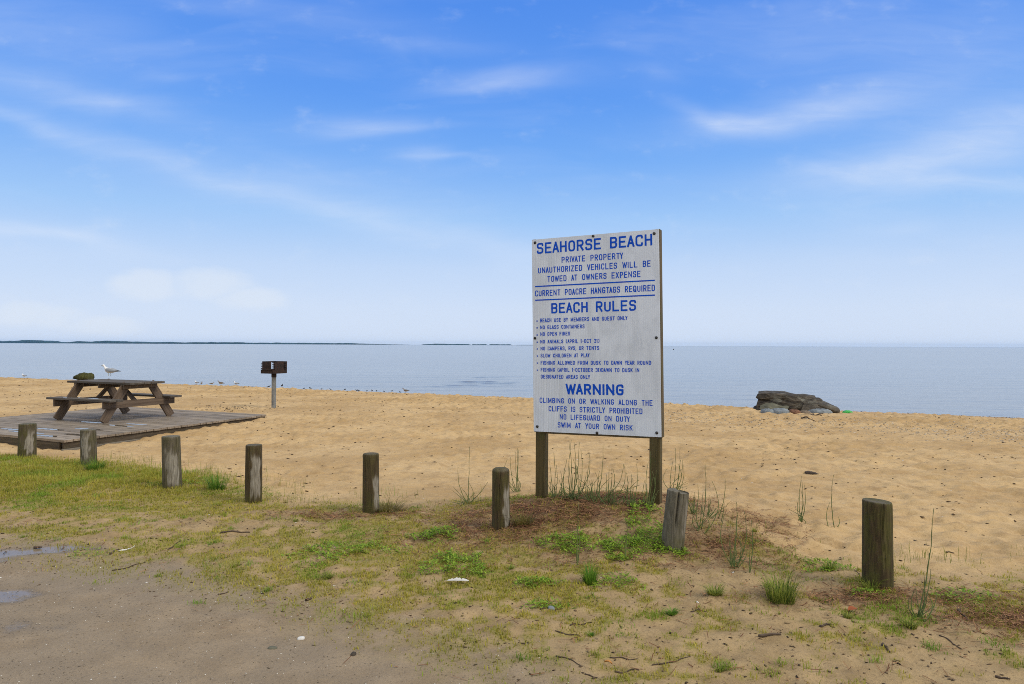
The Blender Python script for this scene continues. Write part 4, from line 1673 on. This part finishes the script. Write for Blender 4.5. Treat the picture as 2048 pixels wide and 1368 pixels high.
def build_grass():
    parts = []

    def put(x, y, h, w, lean, c1, c2):
        n = len(x)
        P = np.stack([x, y, hgt(x, y)], 1)
        col = mixcol(c1, c2, np.clip(RNG.random(n) * .7 + .5 * (fbm(x * 1.3, y * 1.3, 131, 2) + .3), 0, 1))
        gp = (sst(fbm(x * 1.1, y * 1.4, 137, 3), .05, .40) * .75)[:, None]
        col = col * (1 - gp) + np.array([.17, .30, .026])[None] * RNG.uniform(.6, 1.4, (n, 1)) * gp
        parts.append(blades(P, h, w, RNG.uniform(0, 2 * math.pi, n), lean, col))
    # short mossy growth
    d = lambda x, y: veg_density(x, y) * (1 - .5 * litter_density(x, y))
    for (x0, x1, y0, y1, n) in ((-12, 4.5, 4.9, 11, 520000), (-5, 4.5, 2.4, 4.9, 200000)):
        x, y = pick(n, lambda a, b: d(a, b) ** 1.3, x0, x1, y0, y1)
        k_ = len(x)
        tall = 1 + 1.0 * sst(x, -2.6, -4.2) * sst(y, 6.6, 7.4)
        put(x, y, RNG.uniform(.007, .026, k_) * tall * (.6 + .9 * np.clip(.5 + fbm(x * 5, y * 5, 115, 2), 0, 1)), RNG.uniform(.003, .006, k_), RNG.uniform(.2, 1.0, k_), (.21, .215, .020), (.57, .47, .075))
    # lush grass by the two left bollards
    x, y = pick(60000, lambda a, b: np.clip(.75 + 1.2 * fbm(a * 2.2, b * 2.2, 193, 3), .02, 1) * np.clip(1.2 * spot(a, b, -5.1, 8.3, 1.4, .5) + .9 * spot(a, b, -7.2, 8.9, 1.3, .6), 0, 1) * sst(vegd(a, b), -.2, .3), -10, -3, 7, 10.5)
    k_ = len(x)
    put(x, y, RNG.uniform(.03, .095, k_) * (1 + .5 * fbm(x * 3, y * 3, 191, 2)), RNG.uniform(.0025, .005, k_), RNG.uniform(.1, .7, k_), (.21, .27, .028), (.54, .50, .085))
    # fringe of thin grass at the sand edge
    x, y = pick(40000, lambda a, b: np.exp(-(vegd(a, b) / .28) ** 2) * sst(fbm(a * 2, b * 2, 141, 3), -.1, .4) * .9, -6, 4.5, 4.2, 10)
    k_ = len(x)
    put(x, y, RNG.uniform(.04, .14, k_), RNG.uniform(.002, .004, k_), RNG.uniform(.1, .7, k_), (.17, .20, .03), (.36, .32, .08))
    # small separate clumps over the bare ground
    cx, cy = pick(1500, lambda a, b: sst(vegd(a, b), -.15, .4) * sst(-lotd(a, b), -.9, .1) * .38, -6, 4.6, 2.3, 9)
    for gx, gy in zip(cx, cy):
        k_ = int(RNG.integers(14, 60))
        r_ = RNG.uniform(.012, .06)
        x, y = gx + RNG.normal(0, r_, k_), gy + RNG.normal(0, r_ * .8, k_)
        gr = RNG.random()
        put(x, y, RNG.uniform(.01, .045, k_) * RNG.uniform(.6, 1.2), RNG.uniform(.0025, .0045, k_), RNG.uniform(.3, 1.5, k_), (.17 - .06 * gr, .20, .02), (.50 - .2 * gr, .46, .06))
    V, Q, T, Cc, off = [], [], [], [], 0
    for v, q_, t, c in parts:
        V.append(v)
        Q.append(q_ + off)
        T.append(t + off)
        Cc.append(c)
        off += len(v)
    me = np_mesh("grass", np.concatenate(V), [np.concatenate(Q), np.concatenate(T)], np.concatenate(Cc))
    tag(link_mesh("grass", me, M_GRASS), "short patchy yellow green grass between the lot and the sand", kind='stuff')


build_grass()


def leafy(n, centres, zscale=1.0):
    """clover-like leaves: little tilted diamonds on short stems"""
    xs, ys, hs = [], [], []
    for (px, py, rx, ry, cnt, hh) in centres:
        p = at(px, py, False)
        a = RNG.uniform(0, 2 * math.pi, cnt)
        r = np.sqrt(RNG.random(cnt)) * (1 + .25 * np.sin(a * 3 + px) + .15 * np.sin(a * 7))
        x, y = p.x + np.cos(a) * r * rx, p.y + np.sin(a) * r * ry
        keep = RNG.random(cnt) < np.clip(.55 + 1.1 * fbm(x * 7, y * 7, 151, 2), .05, 1)
        xs.append(x[keep])
        ys.append(y[keep])
        hs.append((hh * (1.05 - .6 * r) * RNG.uniform(.4, 1.1, cnt))[keep])
    x, y, h = np.concatenate(xs), np.concatenate(ys), np.concatenate(hs)
    n = len(x)
    L = RNG.uniform(.012, .030, n)
    Wd = L * RNG.uniform(.35, .6, n)
    a = RNG.uniform(0, 2 * math.pi, n)
    tl = RNG.uniform(-.3, .75, n)
    d = np.stack([np.cos(a), np.sin(a), tl], 1)
    sdv = np.stack([-np.sin(a), np.cos(a), RNG.uniform(-.3, .3, n)], 1)
    P = np.stack([x, y, hgt(x, y) + h], 1)
    V = np.stack([P, P + d * (L * .5)[:, None] + sdv * (Wd / 2)[:, None], P + d * L[:, None], P + d * (L * .5)[:, None] - sdv * (Wd / 2)[:, None]], 1).reshape(-1, 3)
    b = np.arange(n) * 4
    col = mixcol((.105, .215, .014), (.37, .50, .050), RNG.random(n))
    return V, np.stack([b, b + 1, b + 2, b + 3], 1), np.repeat(col, 4, 0)


def build_weeds():
    V, Fq, cc = leafy(0, [
        (872, 1075, .20, .16, 1500, .06), (915, 1135, .24, .22, 1900, .05), (900, 1118, .15, .12, 600, .05), (1130, 1090, .20, .17, 1500, .06),
        (1185, 1095, .22, .12, 900, .05), (1255, 1095, .25, .16, 1700, .055), (1310, 1090, .20, .20, 1900, .06), (1290, 1055, .18, .14, 900, .055),
        (1290, 1020, .16, .16, 800, .05), (1070, 1168, .16, .07, 700, .035), (1235, 1170, .16, .14, 700, .035), (1240, 1120, .12, .08, 400, .03),
        (700, 1100, .42, .20, 1900, .025), (640, 1120, .2, .12, 500, .02), (1655, 1135, .2, .12, 800, .03), (1930, 1195, .2, .12, 500, .03),
        (1735, 1190, .15, .05, 250, .03), (190, 1108, .2, .12, 200, .02), (355, 970, .35, .1, 600, .04), (1090, 1210, .15, .08, 400, .02), (1350, 1105, .12, .08, 400, .04)])
    me = np_mesh("weeds", V, [Fq], cc)
    tag(link_mesh("weeds", me, M_GRASS), "low bright green leafy weeds round the sign and bollards", kind='stuff')
    # tiny pale yellow blooms belong to the same cover
    # dry needles and dead stems
    x, y = pick(190000, lambda a, b: litter_density(a, b) ** 1.1, -3, 4.5, 3.6, 7.2)
    x2, y2 = pick(30000, lambda a, b: sst(vegd(a, b), -.1, .5) * sst(-lotd(a, b), -1.0, .3) * np.clip(.22 + .55 * fbm(a * 1.8, b * 1.8, 195, 3), 0, 1), -7, 4.6, 2.4, 9)
    x, y = np.concatenate([x, x2]), np.concatenate([y, y2])
    n = len(x)
    L = RNG.uniform(.02, .085, n)
    a = RNG.uniform(0, 2 * math.pi, n)
    d = np.stack([np.cos(a), np.sin(a), RNG.uniform(-.12, .35, n)], 1) * (L / 2)[:, None]
    sdv = np.stack([-np.sin(a), np.cos(a), RNG.uniform(-.6, .6, n)], 1) * (RNG.uniform(.001, .0022, n))[:, None]
    P = np.stack([x, y, hgt(x, y) + RNG.uniform(.001, .018, n)], 1)
    V = np.stack([P - d - sdv, P - d + sdv, P + d + sdv, P + d - sdv], 1).reshape(-1, 3)
    b = np.arange(n) * 4
    col = mixcol((.105, .042, .020), (.37, .20, .095), RNG.random(n) ** 1.6)
    me = np_mesh("dry_needles", V, [np.stack([b, b + 1, b + 2, b + 3], 1)], np.repeat(col, 4, 0))
    tag(link_mesh("dry_needles", me, M_LITTER), "brown dry needles and dead stems heaped round the sign", kind='stuff')


build_weeds()


def chips(x, y, size, col, flat=.45, lift=.2):
    n = len(x)
    a = RNG.uniform(0, 2 * math.pi, n)
    el = RNG.uniform(1.0, 2.4, n)
    P = np.stack([x, y, hgt(x, y) + size * flat * lift], 1)
    d = np.stack([np.cos(a), np.sin(a), RNG.uniform(-.2, .2, n)], 1) * (size * el / 2)[:, None]
    e = np.stack([-np.sin(a), np.cos(a), RNG.uniform(-.2, .2, n)], 1) * (size / 2)[:, None]
    u = np.stack([np.zeros(n), np.zeros(n), size * flat / 2 * RNG.uniform(.6, 1.4, n)], 1)
    j = lambda: RNG.uniform(.7, 1.25, (n, 1))
    V = np.stack([P + d * j(), P + (d * .3 + e) * j(), P - d * j(), P - (e + d * .2) * j(), P + u * j() + d * .15, P - u], 1).reshape(-1, 3)
    b = np.arange(n) * 6
    F_ = np.concatenate([np.stack([b + p, b + q_, b + 4], 1) for p, q_ in ((0, 1), (1, 2), (2, 3), (3, 0))] +
                        [np.stack([b + q_, b + p, b + 5], 1) for p, q_ in ((0, 1), (1, 2), (2, 3), (3, 0))])
    return V, F_, np.repeat(col, 6, 0)


def build_debris():
    sets = []
    # dark bark and seed bits over the sand, thinning out with distance
    x, y = pick(45000, lambda a, b: np.clip(.30 + .5 * fbm(a * .6, b * .6, 161, 2) - .0 * a, 0.04, 1) * (vegd(a, b) < .4) * (shore(a, b) > 1.5), -22, 18, 5, 31)
    n = len(x)
    sets.append((x, y, RNG.uniform(.12, 1.0, n) ** 1.8 * .038 * (.8 + .02 * y), mixcol((.045, .028, .016), (.16, .10, .05), RNG.random(n))))
    # drift line of pale shells and grit on the right
    x = RNG.uniform(3, 22, 9000)
    y = np.interp(x, [3, 10, 16, 24], [15.5, 12.6, 11.5, 10.5]) + RNG.normal(0, .9, 9000)
    n = 9000
    sets.append((x, y, RNG.uniform(.010, .034, n), mixcol((.40, .33, .24), (.62, .54, .42), RNG.random(n))))
    x, y = RNG.uniform(-14, -1.5, 900), RNG.normal(0, .35, 900)
    y = 16.6 - .1 * x * 0 + y
    sets.append((x[:170] * .12 - 5.9, y[:170] - .15, RNG.uniform(.012, .04, 170), mixcol((.05, .038, .03), (.17, .12, .08), RNG.random(170))))
    # white shell bits
    x, y = pick(1200, lambda a, b: .5 * (shore(a, b) > 1.5) + 0 * a, -14, 14, 2.5, 22)
    n = len(x)
    sets.append((x, y, RNG.uniform(.006, .018, n), mixcol((.60, .56, .48), (.78, .76, .72), RNG.random(n))))
    # grit in the lot
    x, y = pick(60000, lambda a, b: sst(lotd(a, b), -.4, .5) * np.clip(.45 + .8 * fbm(a * .9, b * .9, 171, 3), .05, 1), -5, 2.6, 1.9, 6.2)
    n = len(x)
    t = RNG.random(n)
    col = np.where((t < .1)[:, None], np.array([.62, .58, .5])[None], mixcol((.10, .08, .06), (.36, .29, .20), RNG.random(n)))
    sets.append((x, y, RNG.uniform(.003, .0085, n), col))
    # bark and twig crumbs in the grown strip
    x, y = pick(22000, lambda a, b: sst(vegd(a, b), -.1, .5) * sst(-lotd(a, b), -1, .2) * .6, -7, 4.6, 2.6, 9)
    n = len(x)
    sets.append((x, y, RNG.uniform(.004, .017, n), mixcol((.035, .022, .014), (.20, .135, .075), RNG.random(n))))
    # shore line of weed crumbs at the water's edge
    x = RNG.uniform(-2, 20, 1400)
    y = (26.8 - RNG.normal(.35, .22, 1400) - NS * x) / NC
    sets.append((x, y, RNG.uniform(.02, .07, 1400), mixcol((.05, .035, .02), (.22, .15, .09), RNG.random(1400))))
    V, Fc, Cc, off = [], [], [], 0
    for x, y, sz, c in sets:
        v, f, cc = chips(x, y, sz, c)
        V.append(v)
        Fc.append(f + off)
        Cc.append(cc)
        off += len(v)
    me = np_mesh("beach_debris", np.concatenate(V), [np.concatenate(Fc)], np.concatenate(Cc))
    tag(link_mesh("beach_debris", me, M_LITTER), "small bark crumbs, grit and shell bits strewn over sand and lot", kind='stuff')


build_debris()


# ------------------------------------------------------------------ grass tufts
def tuft(px, py, hpx, wpx, n, c1, c2, label, name="grass_tuft", lean=(.3, 1.7), group="grass tufts", rbase=.5):
    p = at(px, py)
    sc = p.y / F
    h, w = hpx * sc, wpx * sc / 2
    a = RNG.uniform(0, 2 * math.pi, n)
    r = np.sqrt(RNG.random(n)) * w * rbase
    x, y = np.cos(a) * r, np.sin(a) * r * .8
    P = np.stack([x, y, hgt(p.x + x, p.y + y) - p.z], 1)
    ang = a + RNG.normal(0, .5, n)
    hh = h * np.where(RNG.random(n) < .2, RNG.uniform(.8, 1.25, n), RNG.uniform(.2, .75, n)) * (1 - .45 * (r / max(w, .001)))
    ln = RNG.uniform(*lean, n) * w / max(h, .01) * 1.0
    V, Fq, Ft, cc = blades(P, hh, RNG.uniform(.0025, .0045, n), ang, ln, mixcol(c1, c2, RNG.random(n)))
    o = link_mesh(name, np_mesh(name, V, [Fq, Ft], cc), M_GRASS)
    o.location = p
    return tag(o, label, name.replace('_', ' '), group)


DG, LG, YG = (.07, .18, .02), (.23, .38, .04), (.44, .46, .09)
tuft(1180, 1166, 46, 48, 420, DG, LG, "dense dark green grass tuft directly below the middle of the sign")
tuft(1562, 1203, 78, 105, 520, (.055, .115, .015), YG, "large bushy grass tuft left of the rightmost bollard", lean=(.3, 1.5))
tuft(1430, 1194, 28, 52, 320, (.045, .10, .012), YG, "round low grass tuft right of the split bollard's front")
tuft(433, 980, 52, 66, 300, (.05, .125, .018), LG, "bright green weedy tuft between the two slim left bollards")
tuft(190, 940, 34, 60, 420, (.045, .115, .015), LG, "lush green tuft at the foot of the bollard by the deck corner")
tuft(1344, 1226, 16, 36, 220, DG, LG, "small flat dark green tuft in bare sand, below the split bollard")
tuft(1658, 1140, 30, 42, 150, (.06, .12, .02), YG, "spreading weed tuft on the sand left of the thick bollard")
tuft(1182, 1266, 10, 18, 120, DG, LG, "tiny bright tuft low in the middle of the bare ground")
tuft(1820, 1262, 24, 44, 230, (.05, .10, .015), YG, "low tuft at the foot of the tall stem right of the thick bollard")
tuft(1740, 1180, 38, 60, 130, (.08, .13, .02), YG, "thin yellowish grass round the foot of the thick bollard")
tuft(1695, 1236, 18, 28, 110, (.06, .09, .015), YG, "small tuft beside the orange leaf")
tuft(1440, 1340, 12, 26, 120, (.08, .12, .02), YG, "small yellow tuft at the bottom edge right of centre")
tuft(655, 1155, 14, 34, 160, (.07, .11, .015), YG, "small round tuft at the lot edge, left of the feather")
tuft(775, 1020, 30, 110, 420, (.13, .10, .03), (.26, .22, .06), "straw coloured grass at the foot of the dark bollard on the sand edge")
tuft(1045, 1050, 34, 70, 260, (.13, .10, .03), (.24, .21, .05), "brownish grass right of the domed bollard")


# ------------------------------------------------------------------ rush stems
M_STEM = colmat("rush_stems", .65, 0, .3)


def rushes(base, tips, label, blades_=0):
    """base (px, py); tips [(px, py, bend, base offset px)]"""
    p = at(*base)
    sc = p.y / F
    mb = MB()
    cols = []
    if len(tips) >= 4:
        tips = list(tips)
        for q in range(len(tips) + 2):
            a_, b_ = random.choice(tips), random.choice(tips)
            hh = (base[1] - a_[1]) * random.uniform(.3, .85)
            tips.append((base[0] + (b_[0] - base[0]) * random.uniform(.6, 1.7) + random.uniform(-14, 14), base[1] - hh, random.uniform(-1.1, 1.1), random.uniform(-9, 9)))
    for tp in tips:
        tx, ty, bend, ox = (list(tp) + [0, 0])[:4]
        dx = (tx - base[0]) * sc
        dz = (base[1] - ty) * sc
        x0 = ox * sc
        y0 = random.uniform(-.05, .05)
        dy = random.uniform(-.10, .10) * dz
        n = 9
        pts, rad = [], []
        gz = float(hgt(p.x + x0, p.y + y0)) - p.z - .02
        for i in range(n + 1):
            f = i / n
            jog = .0022 * math.sin(i * 2.2 + tx)
            pts.append((x0 + (dx - x0) * (f ** (1 + .9 * abs(bend))) + bend * dz * .38 * math.sin(f * math.pi) + jog * dz * 2, y0 + dy * f * f, gz + (dz - gz) * f))
            rad.append(.0036 * (1 - .68 * f) + (.0008 if i % 2 else 0))
        b0 = len(mb.v)
        mb.tube(pts, rad, 5)
        t = random.random()
        c = [(.090 + .07 * t), (.130 + .06 * t), (.040 + .02 * t)]
        for i in range(n + 1):
            f = i / n
            w = max(0, f - .55) * 1.2
            cols += [[c[0] * (1 - w) + .12 * w, c[1] * (1 - w) + .10 * w, c[2] * (1 - w) + .04 * w]] * 5
    me = bpy.data.meshes.new("rush_clump")
    me.from_pydata(mb.v, [], mb.f)
    a = me.attributes.new('col', 'FLOAT_COLOR', 'POINT')
    c4 = np.ones((len(mb.v), 4), np.float32)
    c4[:, :3] = np.array(cols)
    a.data.foreach_set('color', c4.ravel())
    o = link_mesh("rush_clump", me, M_STEM, smooth=True)
    o.location = p
    return tag(o, label, "rushes", "tall thin rush stems")


rushes((937, 1008), [(939, 893), (917, 932, -.3), (975, 965, .5, -2), (905, 975, -.3, 4), (922, 1000, .9, -12), (951, 985, .8, -20)], "single tall rush with bent side shoots left of the domed bollard")
rushes((1034, 985), [(1030, 905), (1035, 900), (1037, 903), (1021, 918, -.2), (1024, 960, -.4)], "slim bundle of rushes right of the domed bollard, beside the left sign post")
rushes((1107, 1000), [(1108, 910, .1), (1099, 925), (1113, 935, .2), (1122, 948, .5, 2), (1102, 960, -.1, -3), (1128, 985, .5, 5)], "rush clump closest to the left sign post, under the sign")
rushes((1146, 1000), [(1137, 882, .1, -6), (1142, 880, -.1, -4), (1148, 884, .1), (1157, 884, .1, -2), (1161, 898, .2, 4), (1178, 905, .5, 2), (1134, 920, -.2, -14), (1131, 940, -.3, -18), (1139, 935, .1, -8), (1152, 930, .2, 6), (1168, 960, .8, -2), (1127, 965, -.3, -12)], "thickest and tallest rush clump under the sign")
rushes((1177, 1000), [(1178, 920, -.1), (1172, 940, -.3, 2), (1155, 930, -.8, 6), (1160, 945, -.7, 8), (1184, 965, .2, 2)], "rush clump of crossing bent stems under the sign's middle")
rushes((1193, 1002), [(1205, 887, .1), (1199, 940, 0, -2), (1224, 933, .8, 2), (1246, 925, .9, 0), (1188, 965, -.2, 2)], "rush with one long straight stem under the sign's centre")
rushes((1217, 1004), [(1219, 936), (1224, 934, .1), (1212, 945, -.1), (1247, 925, .6, 2), (1225, 975, .3, 4)], "upright rush clump right of the sign's centre")
rushes((1232, 1006), [(1229, 945), (1252, 942, .6), (1220, 970, -.4, 2), (1240, 985, .3, 4)], "small rush pair between the upright clump and the right post")
rushes((1260, 1010), [(1271, 923, .2), (1262, 945, 0), (1267, 955, .1, 4), (1245, 990, -.6, 3), (1256, 960, -.1, -4)], "rush clump leaning right, left of the right sign post")
rushes((1296, 1012), [(1300, 905, .1, -2), (1296, 925, -.2, 2), (1305, 945, .4), (1288, 960, -.3, -4), (1305, 985, .5, 6), (1262, 1002, -.9, 2), (1293, 970, 0, -5)], "rushes hugging the left side of the right sign post")
rushes((1345, 985), [(1352, 898, .1), (1358, 893, .1, 4), (1347, 925, -.1, -3), (1362, 918, .2, 6), (1364, 928, .3, 8), (1342, 962, -.2, -4)], "rushes rising behind the split bollard")
rushes((1403, 1062), [(1413, 928, .1), (1423, 960, .6, 2), (1408, 985, 0, -2), (1398, 1010, -.3)], "tall rush with a forked top right of the split bollard")
rushes((1388, 1027), [(1396, 968, .2), (1392, 985, .1), (1379, 1005, -.2), (1384, 990, -.1)], "short green rush close behind the split bollard's right")
rushes((1418, 1032), [(1419, 990), (1424, 1000, .1), (1432, 1016, .5), (1437, 1018, .5)], "little grassy rush on the brown needles right of the forked rush")
rushes((1437, 1036), [(1450, 955, .2), (1446, 1000, .1, 2)], "lone thin stem on the sand beyond the needle heap")
rushes((1467, 1133), [(1475, 1003, .1), (1464, 1050, -.1), (1486, 1018, .3, 4), (1457, 1020, -.5, 2), (1478, 1070, .3, 4), (1470, 1030, 0, -2), (1460, 1090, -.2, -3)], "dense rush clump left of the big bushy tuft")
rushes((1494, 1145), [(1500, 1042, .1), (1498, 1075, 0, 2)], "thin dark stem just right of the dense rush clump")
rushes((1603, 1040), [(1600, 945, -.1), (1607, 955, .1), (1610, 965, .2, 1), (1598, 990, -.3)], "small rush clump alone on the open sand")
rushes((1667, 1055), [(1660, 950, -.1), (1676, 1035, .9, 2), (1655, 1005, -.3, -12)], "lone curved stem on the open sand left of the thick bollard")
rushes((1840, 1240), [(1867, 1020, .1), (1862, 1110, .1), (1870, 1145, .2, 2), (1855, 1150, .1, 6), (1843, 1170, -.1, -2), (1876, 1190, .4, 8)], "tall thin stem right of the thick bollard")
rushes((1154, 1130), [(1157, 1010, 0), (1153, 1050, 0), (1160, 1080, .1, 2)], "dark green stem in the weeds below the sign")
rushes((1252, 1120), [(1255, 1050, 0), (1249, 1075, -.1)], "short dark stem in the weeds left of the split bollard")


# ------------------------------------------------------------------ twigs, feather, leaf, shells
GT = "twigs on the ground"
for (a, b_, c, d, r, lab) in (
        (220, 1110, 238, 1100, 4, "short dark stick touching the white twig at the lot edge"),
        (337, 1095, 362, 1083, 3, "dark twig at the edge of the grass in front of the leaning left bollard"),
        (1112, 1310, 1162, 1330, 3, "long thin twig at the bottom, left of centre twigs"),
        (1230, 1338, 1278, 1334, 4, "straight brown twig at the bottom below the orange leaf scrap"),
        (1220, 1312, 1275, 1316, 3, "twig lying just above the orange leaf scrap"),
        (1305, 1328, 1380, 1316, 3, "crooked twig at the bottom right of the orange leaf scrap"),
        (1140, 1253, 1185, 1245, 3, "curved pale brown twig above the tiny bright tuft"),
        (1110, 1262, 1160, 1268, 3, "thin twig left of the tiny bright tuft"),
        (1382, 1226, 1412, 1221, 3.5, "dark twig right of the flat dark green tuft"),
        (1518, 1276, 1562, 1279, 7, "thick brown stick lower left of the thick bollard"),
        (1765, 1290, 1780, 1307, 6, "stubby dark stick below the thick bollard"),
        (1880, 1275, 1923, 1299, 3, "thin branch sloping down at the lower right"),
        (1640, 1258, 1662, 1253, 5, "short brown stick under the orange leaf"),
        (1915, 1220, 1938, 1240, 6, "dark stick in the litter right of the tall stem"),
        (1990, 1352, 2020, 1360, 6, "dark chip of wood in the bottom right corner"),
        (1848, 1097, 1870, 1094, 3, "dark twig on the sand right of the thick bollard"),
        (1892, 1103, 1908, 1103, 3, "second dark twig on the sand near the right edge"),
        (225, 1142, 290, 1124, 2.5, "long faint twig pressed into the wet lot"),
        (436, 1190, 458, 1184, 3, "short twig on the lot right of the puddles"),
        (612, 1203, 623, 1199, 6, "small dark stub of wood lying in the middle of the lot"),
        (67, 1097, 83, 1096, 6, "dark stub of wood at the edge of the left puddle"),
        (1170, 1345, 1195, 1350, 3, "dark twig cut at the bottom edge of the view"),
        (440, 1068, 500, 1062, 3.5, "dark branch in the mossy grass in front of the striped bollard"),
        (1080, 1222, 1125, 1217, 3, "thin dark twig beside a grey stone below the weeds")):
    stick(a, b_, c, d, r, M_DRIFT, lab, group=GT, bend=random.uniform(-.12, .12))
M_WHT = plain("bleached_twig", (.62, .60, .55), .7, var=.1)
stick(238, 1104, 268, 1090, 3, M_WHT, "white bleached twig at the edge of the wet lot", group=GT, bend=.12)
M_YEL = plain("yellow_stem", (.45, .36, .05), .7, var=.1)
stick(2003, 1184, 2047, 1193, 2.5, M_YEL, "yellow dry stem at the right edge", group=GT, bend=-.1, lift=.02)
rock(1102, 1220, .045, .02, .035, M_RGREY, "small grey stone below the weeds under the sign", seed=41, name="stone", cat="stone")
rock(707, 1310, .028, .012, .03, M_RDARK, "small dark pebble in the middle of the lot", seed=43, name="stone", cat="stone")
rock(602, 1277, .04, .012, .032, M_WHT, "white shell lying in the middle of the wet lot", seed=44, name="shell", cat="shell")
rock(545, 1296, .05, .008, .03, M_RGRN, "flat brown pebble left of the white shell", seed=45, name="stone", cat="stone")


def build_feather():
    a, b_ = at(888, 1168), at(938, 1168)
    L = (b_ - a).length
    V, c = [], []
    n = 16
    for i in range(n + 1):
        f = i / n
        w = .5 * L * .16 * max(.06, math.sin(math.pi * min(1, max(0, (f - .12) / .9))) ** .6 if f > .12 else .06) * (1 + .2 * math.sin(i * 5))
        for q in (-1, 0, 1):
            V.append((f * L - L / 2, q * w, .012 + .0055 * (q + 1) * (w / (.08 * L)) * (1 + .35 * math.sin(i * 2.7)) + .006 * math.sin(f * 3)))
            c.append((.36, .34, .31) if q < 0 else (.55, .53, .49))
    Fq = np.array([[i * 3 + q, (i + 1) * 3 + q, (i + 1) * 3 + q + 1, i * 3 + q + 1] for i in range(n) for q in (0, 1)])
    o = link_mesh("feather", np_mesh("feather", V, [Fq], np.array(c)), M_LITTER)
    o.location = (a + b_) / 2
    tag(o, "grey white feather lying on the grass edge left of the sign", "feather")


build_feather()


def leaf(px, py, w, l, col, label, rz=0.3):
    p = at(px, py)
    V, c = [], []
    n = 8
    for i in range(n + 1):
        f = i / n
        ww = w / 2 * math.sin(math.pi * (.04 + .92 * f)) ** .8
        for q in (-1, 0, 1):
            V.append((f * l - l / 2, q * ww, .012 + .008 * abs(q) + .01 * math.sin(f * 3.1)))
            c.append(tuple(x * (.8 if q == 0 else 1) for x in col))
    Fq = np.array([[i * 3 + q, (i + 1) * 3 + q, (i + 1) * 3 + q + 1, i * 3 + q + 1] for i in range(n) for q in (0, 1)])
    o = link_mesh("leaf", np_mesh("leaf", V, [Fq], np.array(c)), M_LITTER)
    o.location = p
    o.rotation_euler = (.1, 0, rz)
    tag(o, label, "leaf")


leaf(1705, 1221, .045, .065, (.30, .09, .035), "reddish orange fallen leaf below the thick bollard")
leaf(1217, 1326, .014, .045, (.55, .27, .08), "small orange leaf scrap at the bottom among twigs", -.6)
M_GRN = plain("bright_green_plastic", (.05, .42, .08), .5, var=.1)
rock(1695, 826, .26, .07, .12, M_GRN, "bright green scrap on the shore right of the big boulder", seed=51, name="plastic_scrap", cat="scrap")
M_BUOY = plain("dark_float", (.05, .05, .05), .5)


def build_buoy():
    d = ray(1347, 699.5)
    y = (WATER_Z - CAMZ) / d.z
    mb = MB()
    mb.tube([(0, 0, -.3), (0, 0, -.1), (0, 0, .25), (0, 0, .5), (0, 0, .56)], [.15, .32, .36, .2, .05], 14)
    o = mb.build("buoy", M_BUOY, smooth=True)
    o.location = (d.x * y, y, WATER_Z)
    tag(o, "tiny dark buoy far out on the water right of the sign", "buoy")


build_buoy()


# ------------------------------------------------------------------ haze over the bay
def build_haze():
    m = bpy.data.materials.new("bay_haze")
    m.use_nodes = True
    nt = m.node_tree
    nt.nodes.clear()
    out = nt.nodes.new('ShaderNodeOutputMaterial')
    v = nt.nodes.new('ShaderNodeVolumePrincipled')
    v.inputs['Color'].default_value = (.24, .54, 1.0, 1)
    v.inputs['Density'].default_value = 0.20 / 6000
    nt.links.new(v.outputs[0], out.inputs['Volume'])
    mb = MB()
    mb.box((18600, 18600, 44), c=(0, 0, 38 - 22))
    o = mb.build("haze", m)
    tag(o, "thin blue haze over the bay", kind='stuff')


build_haze()
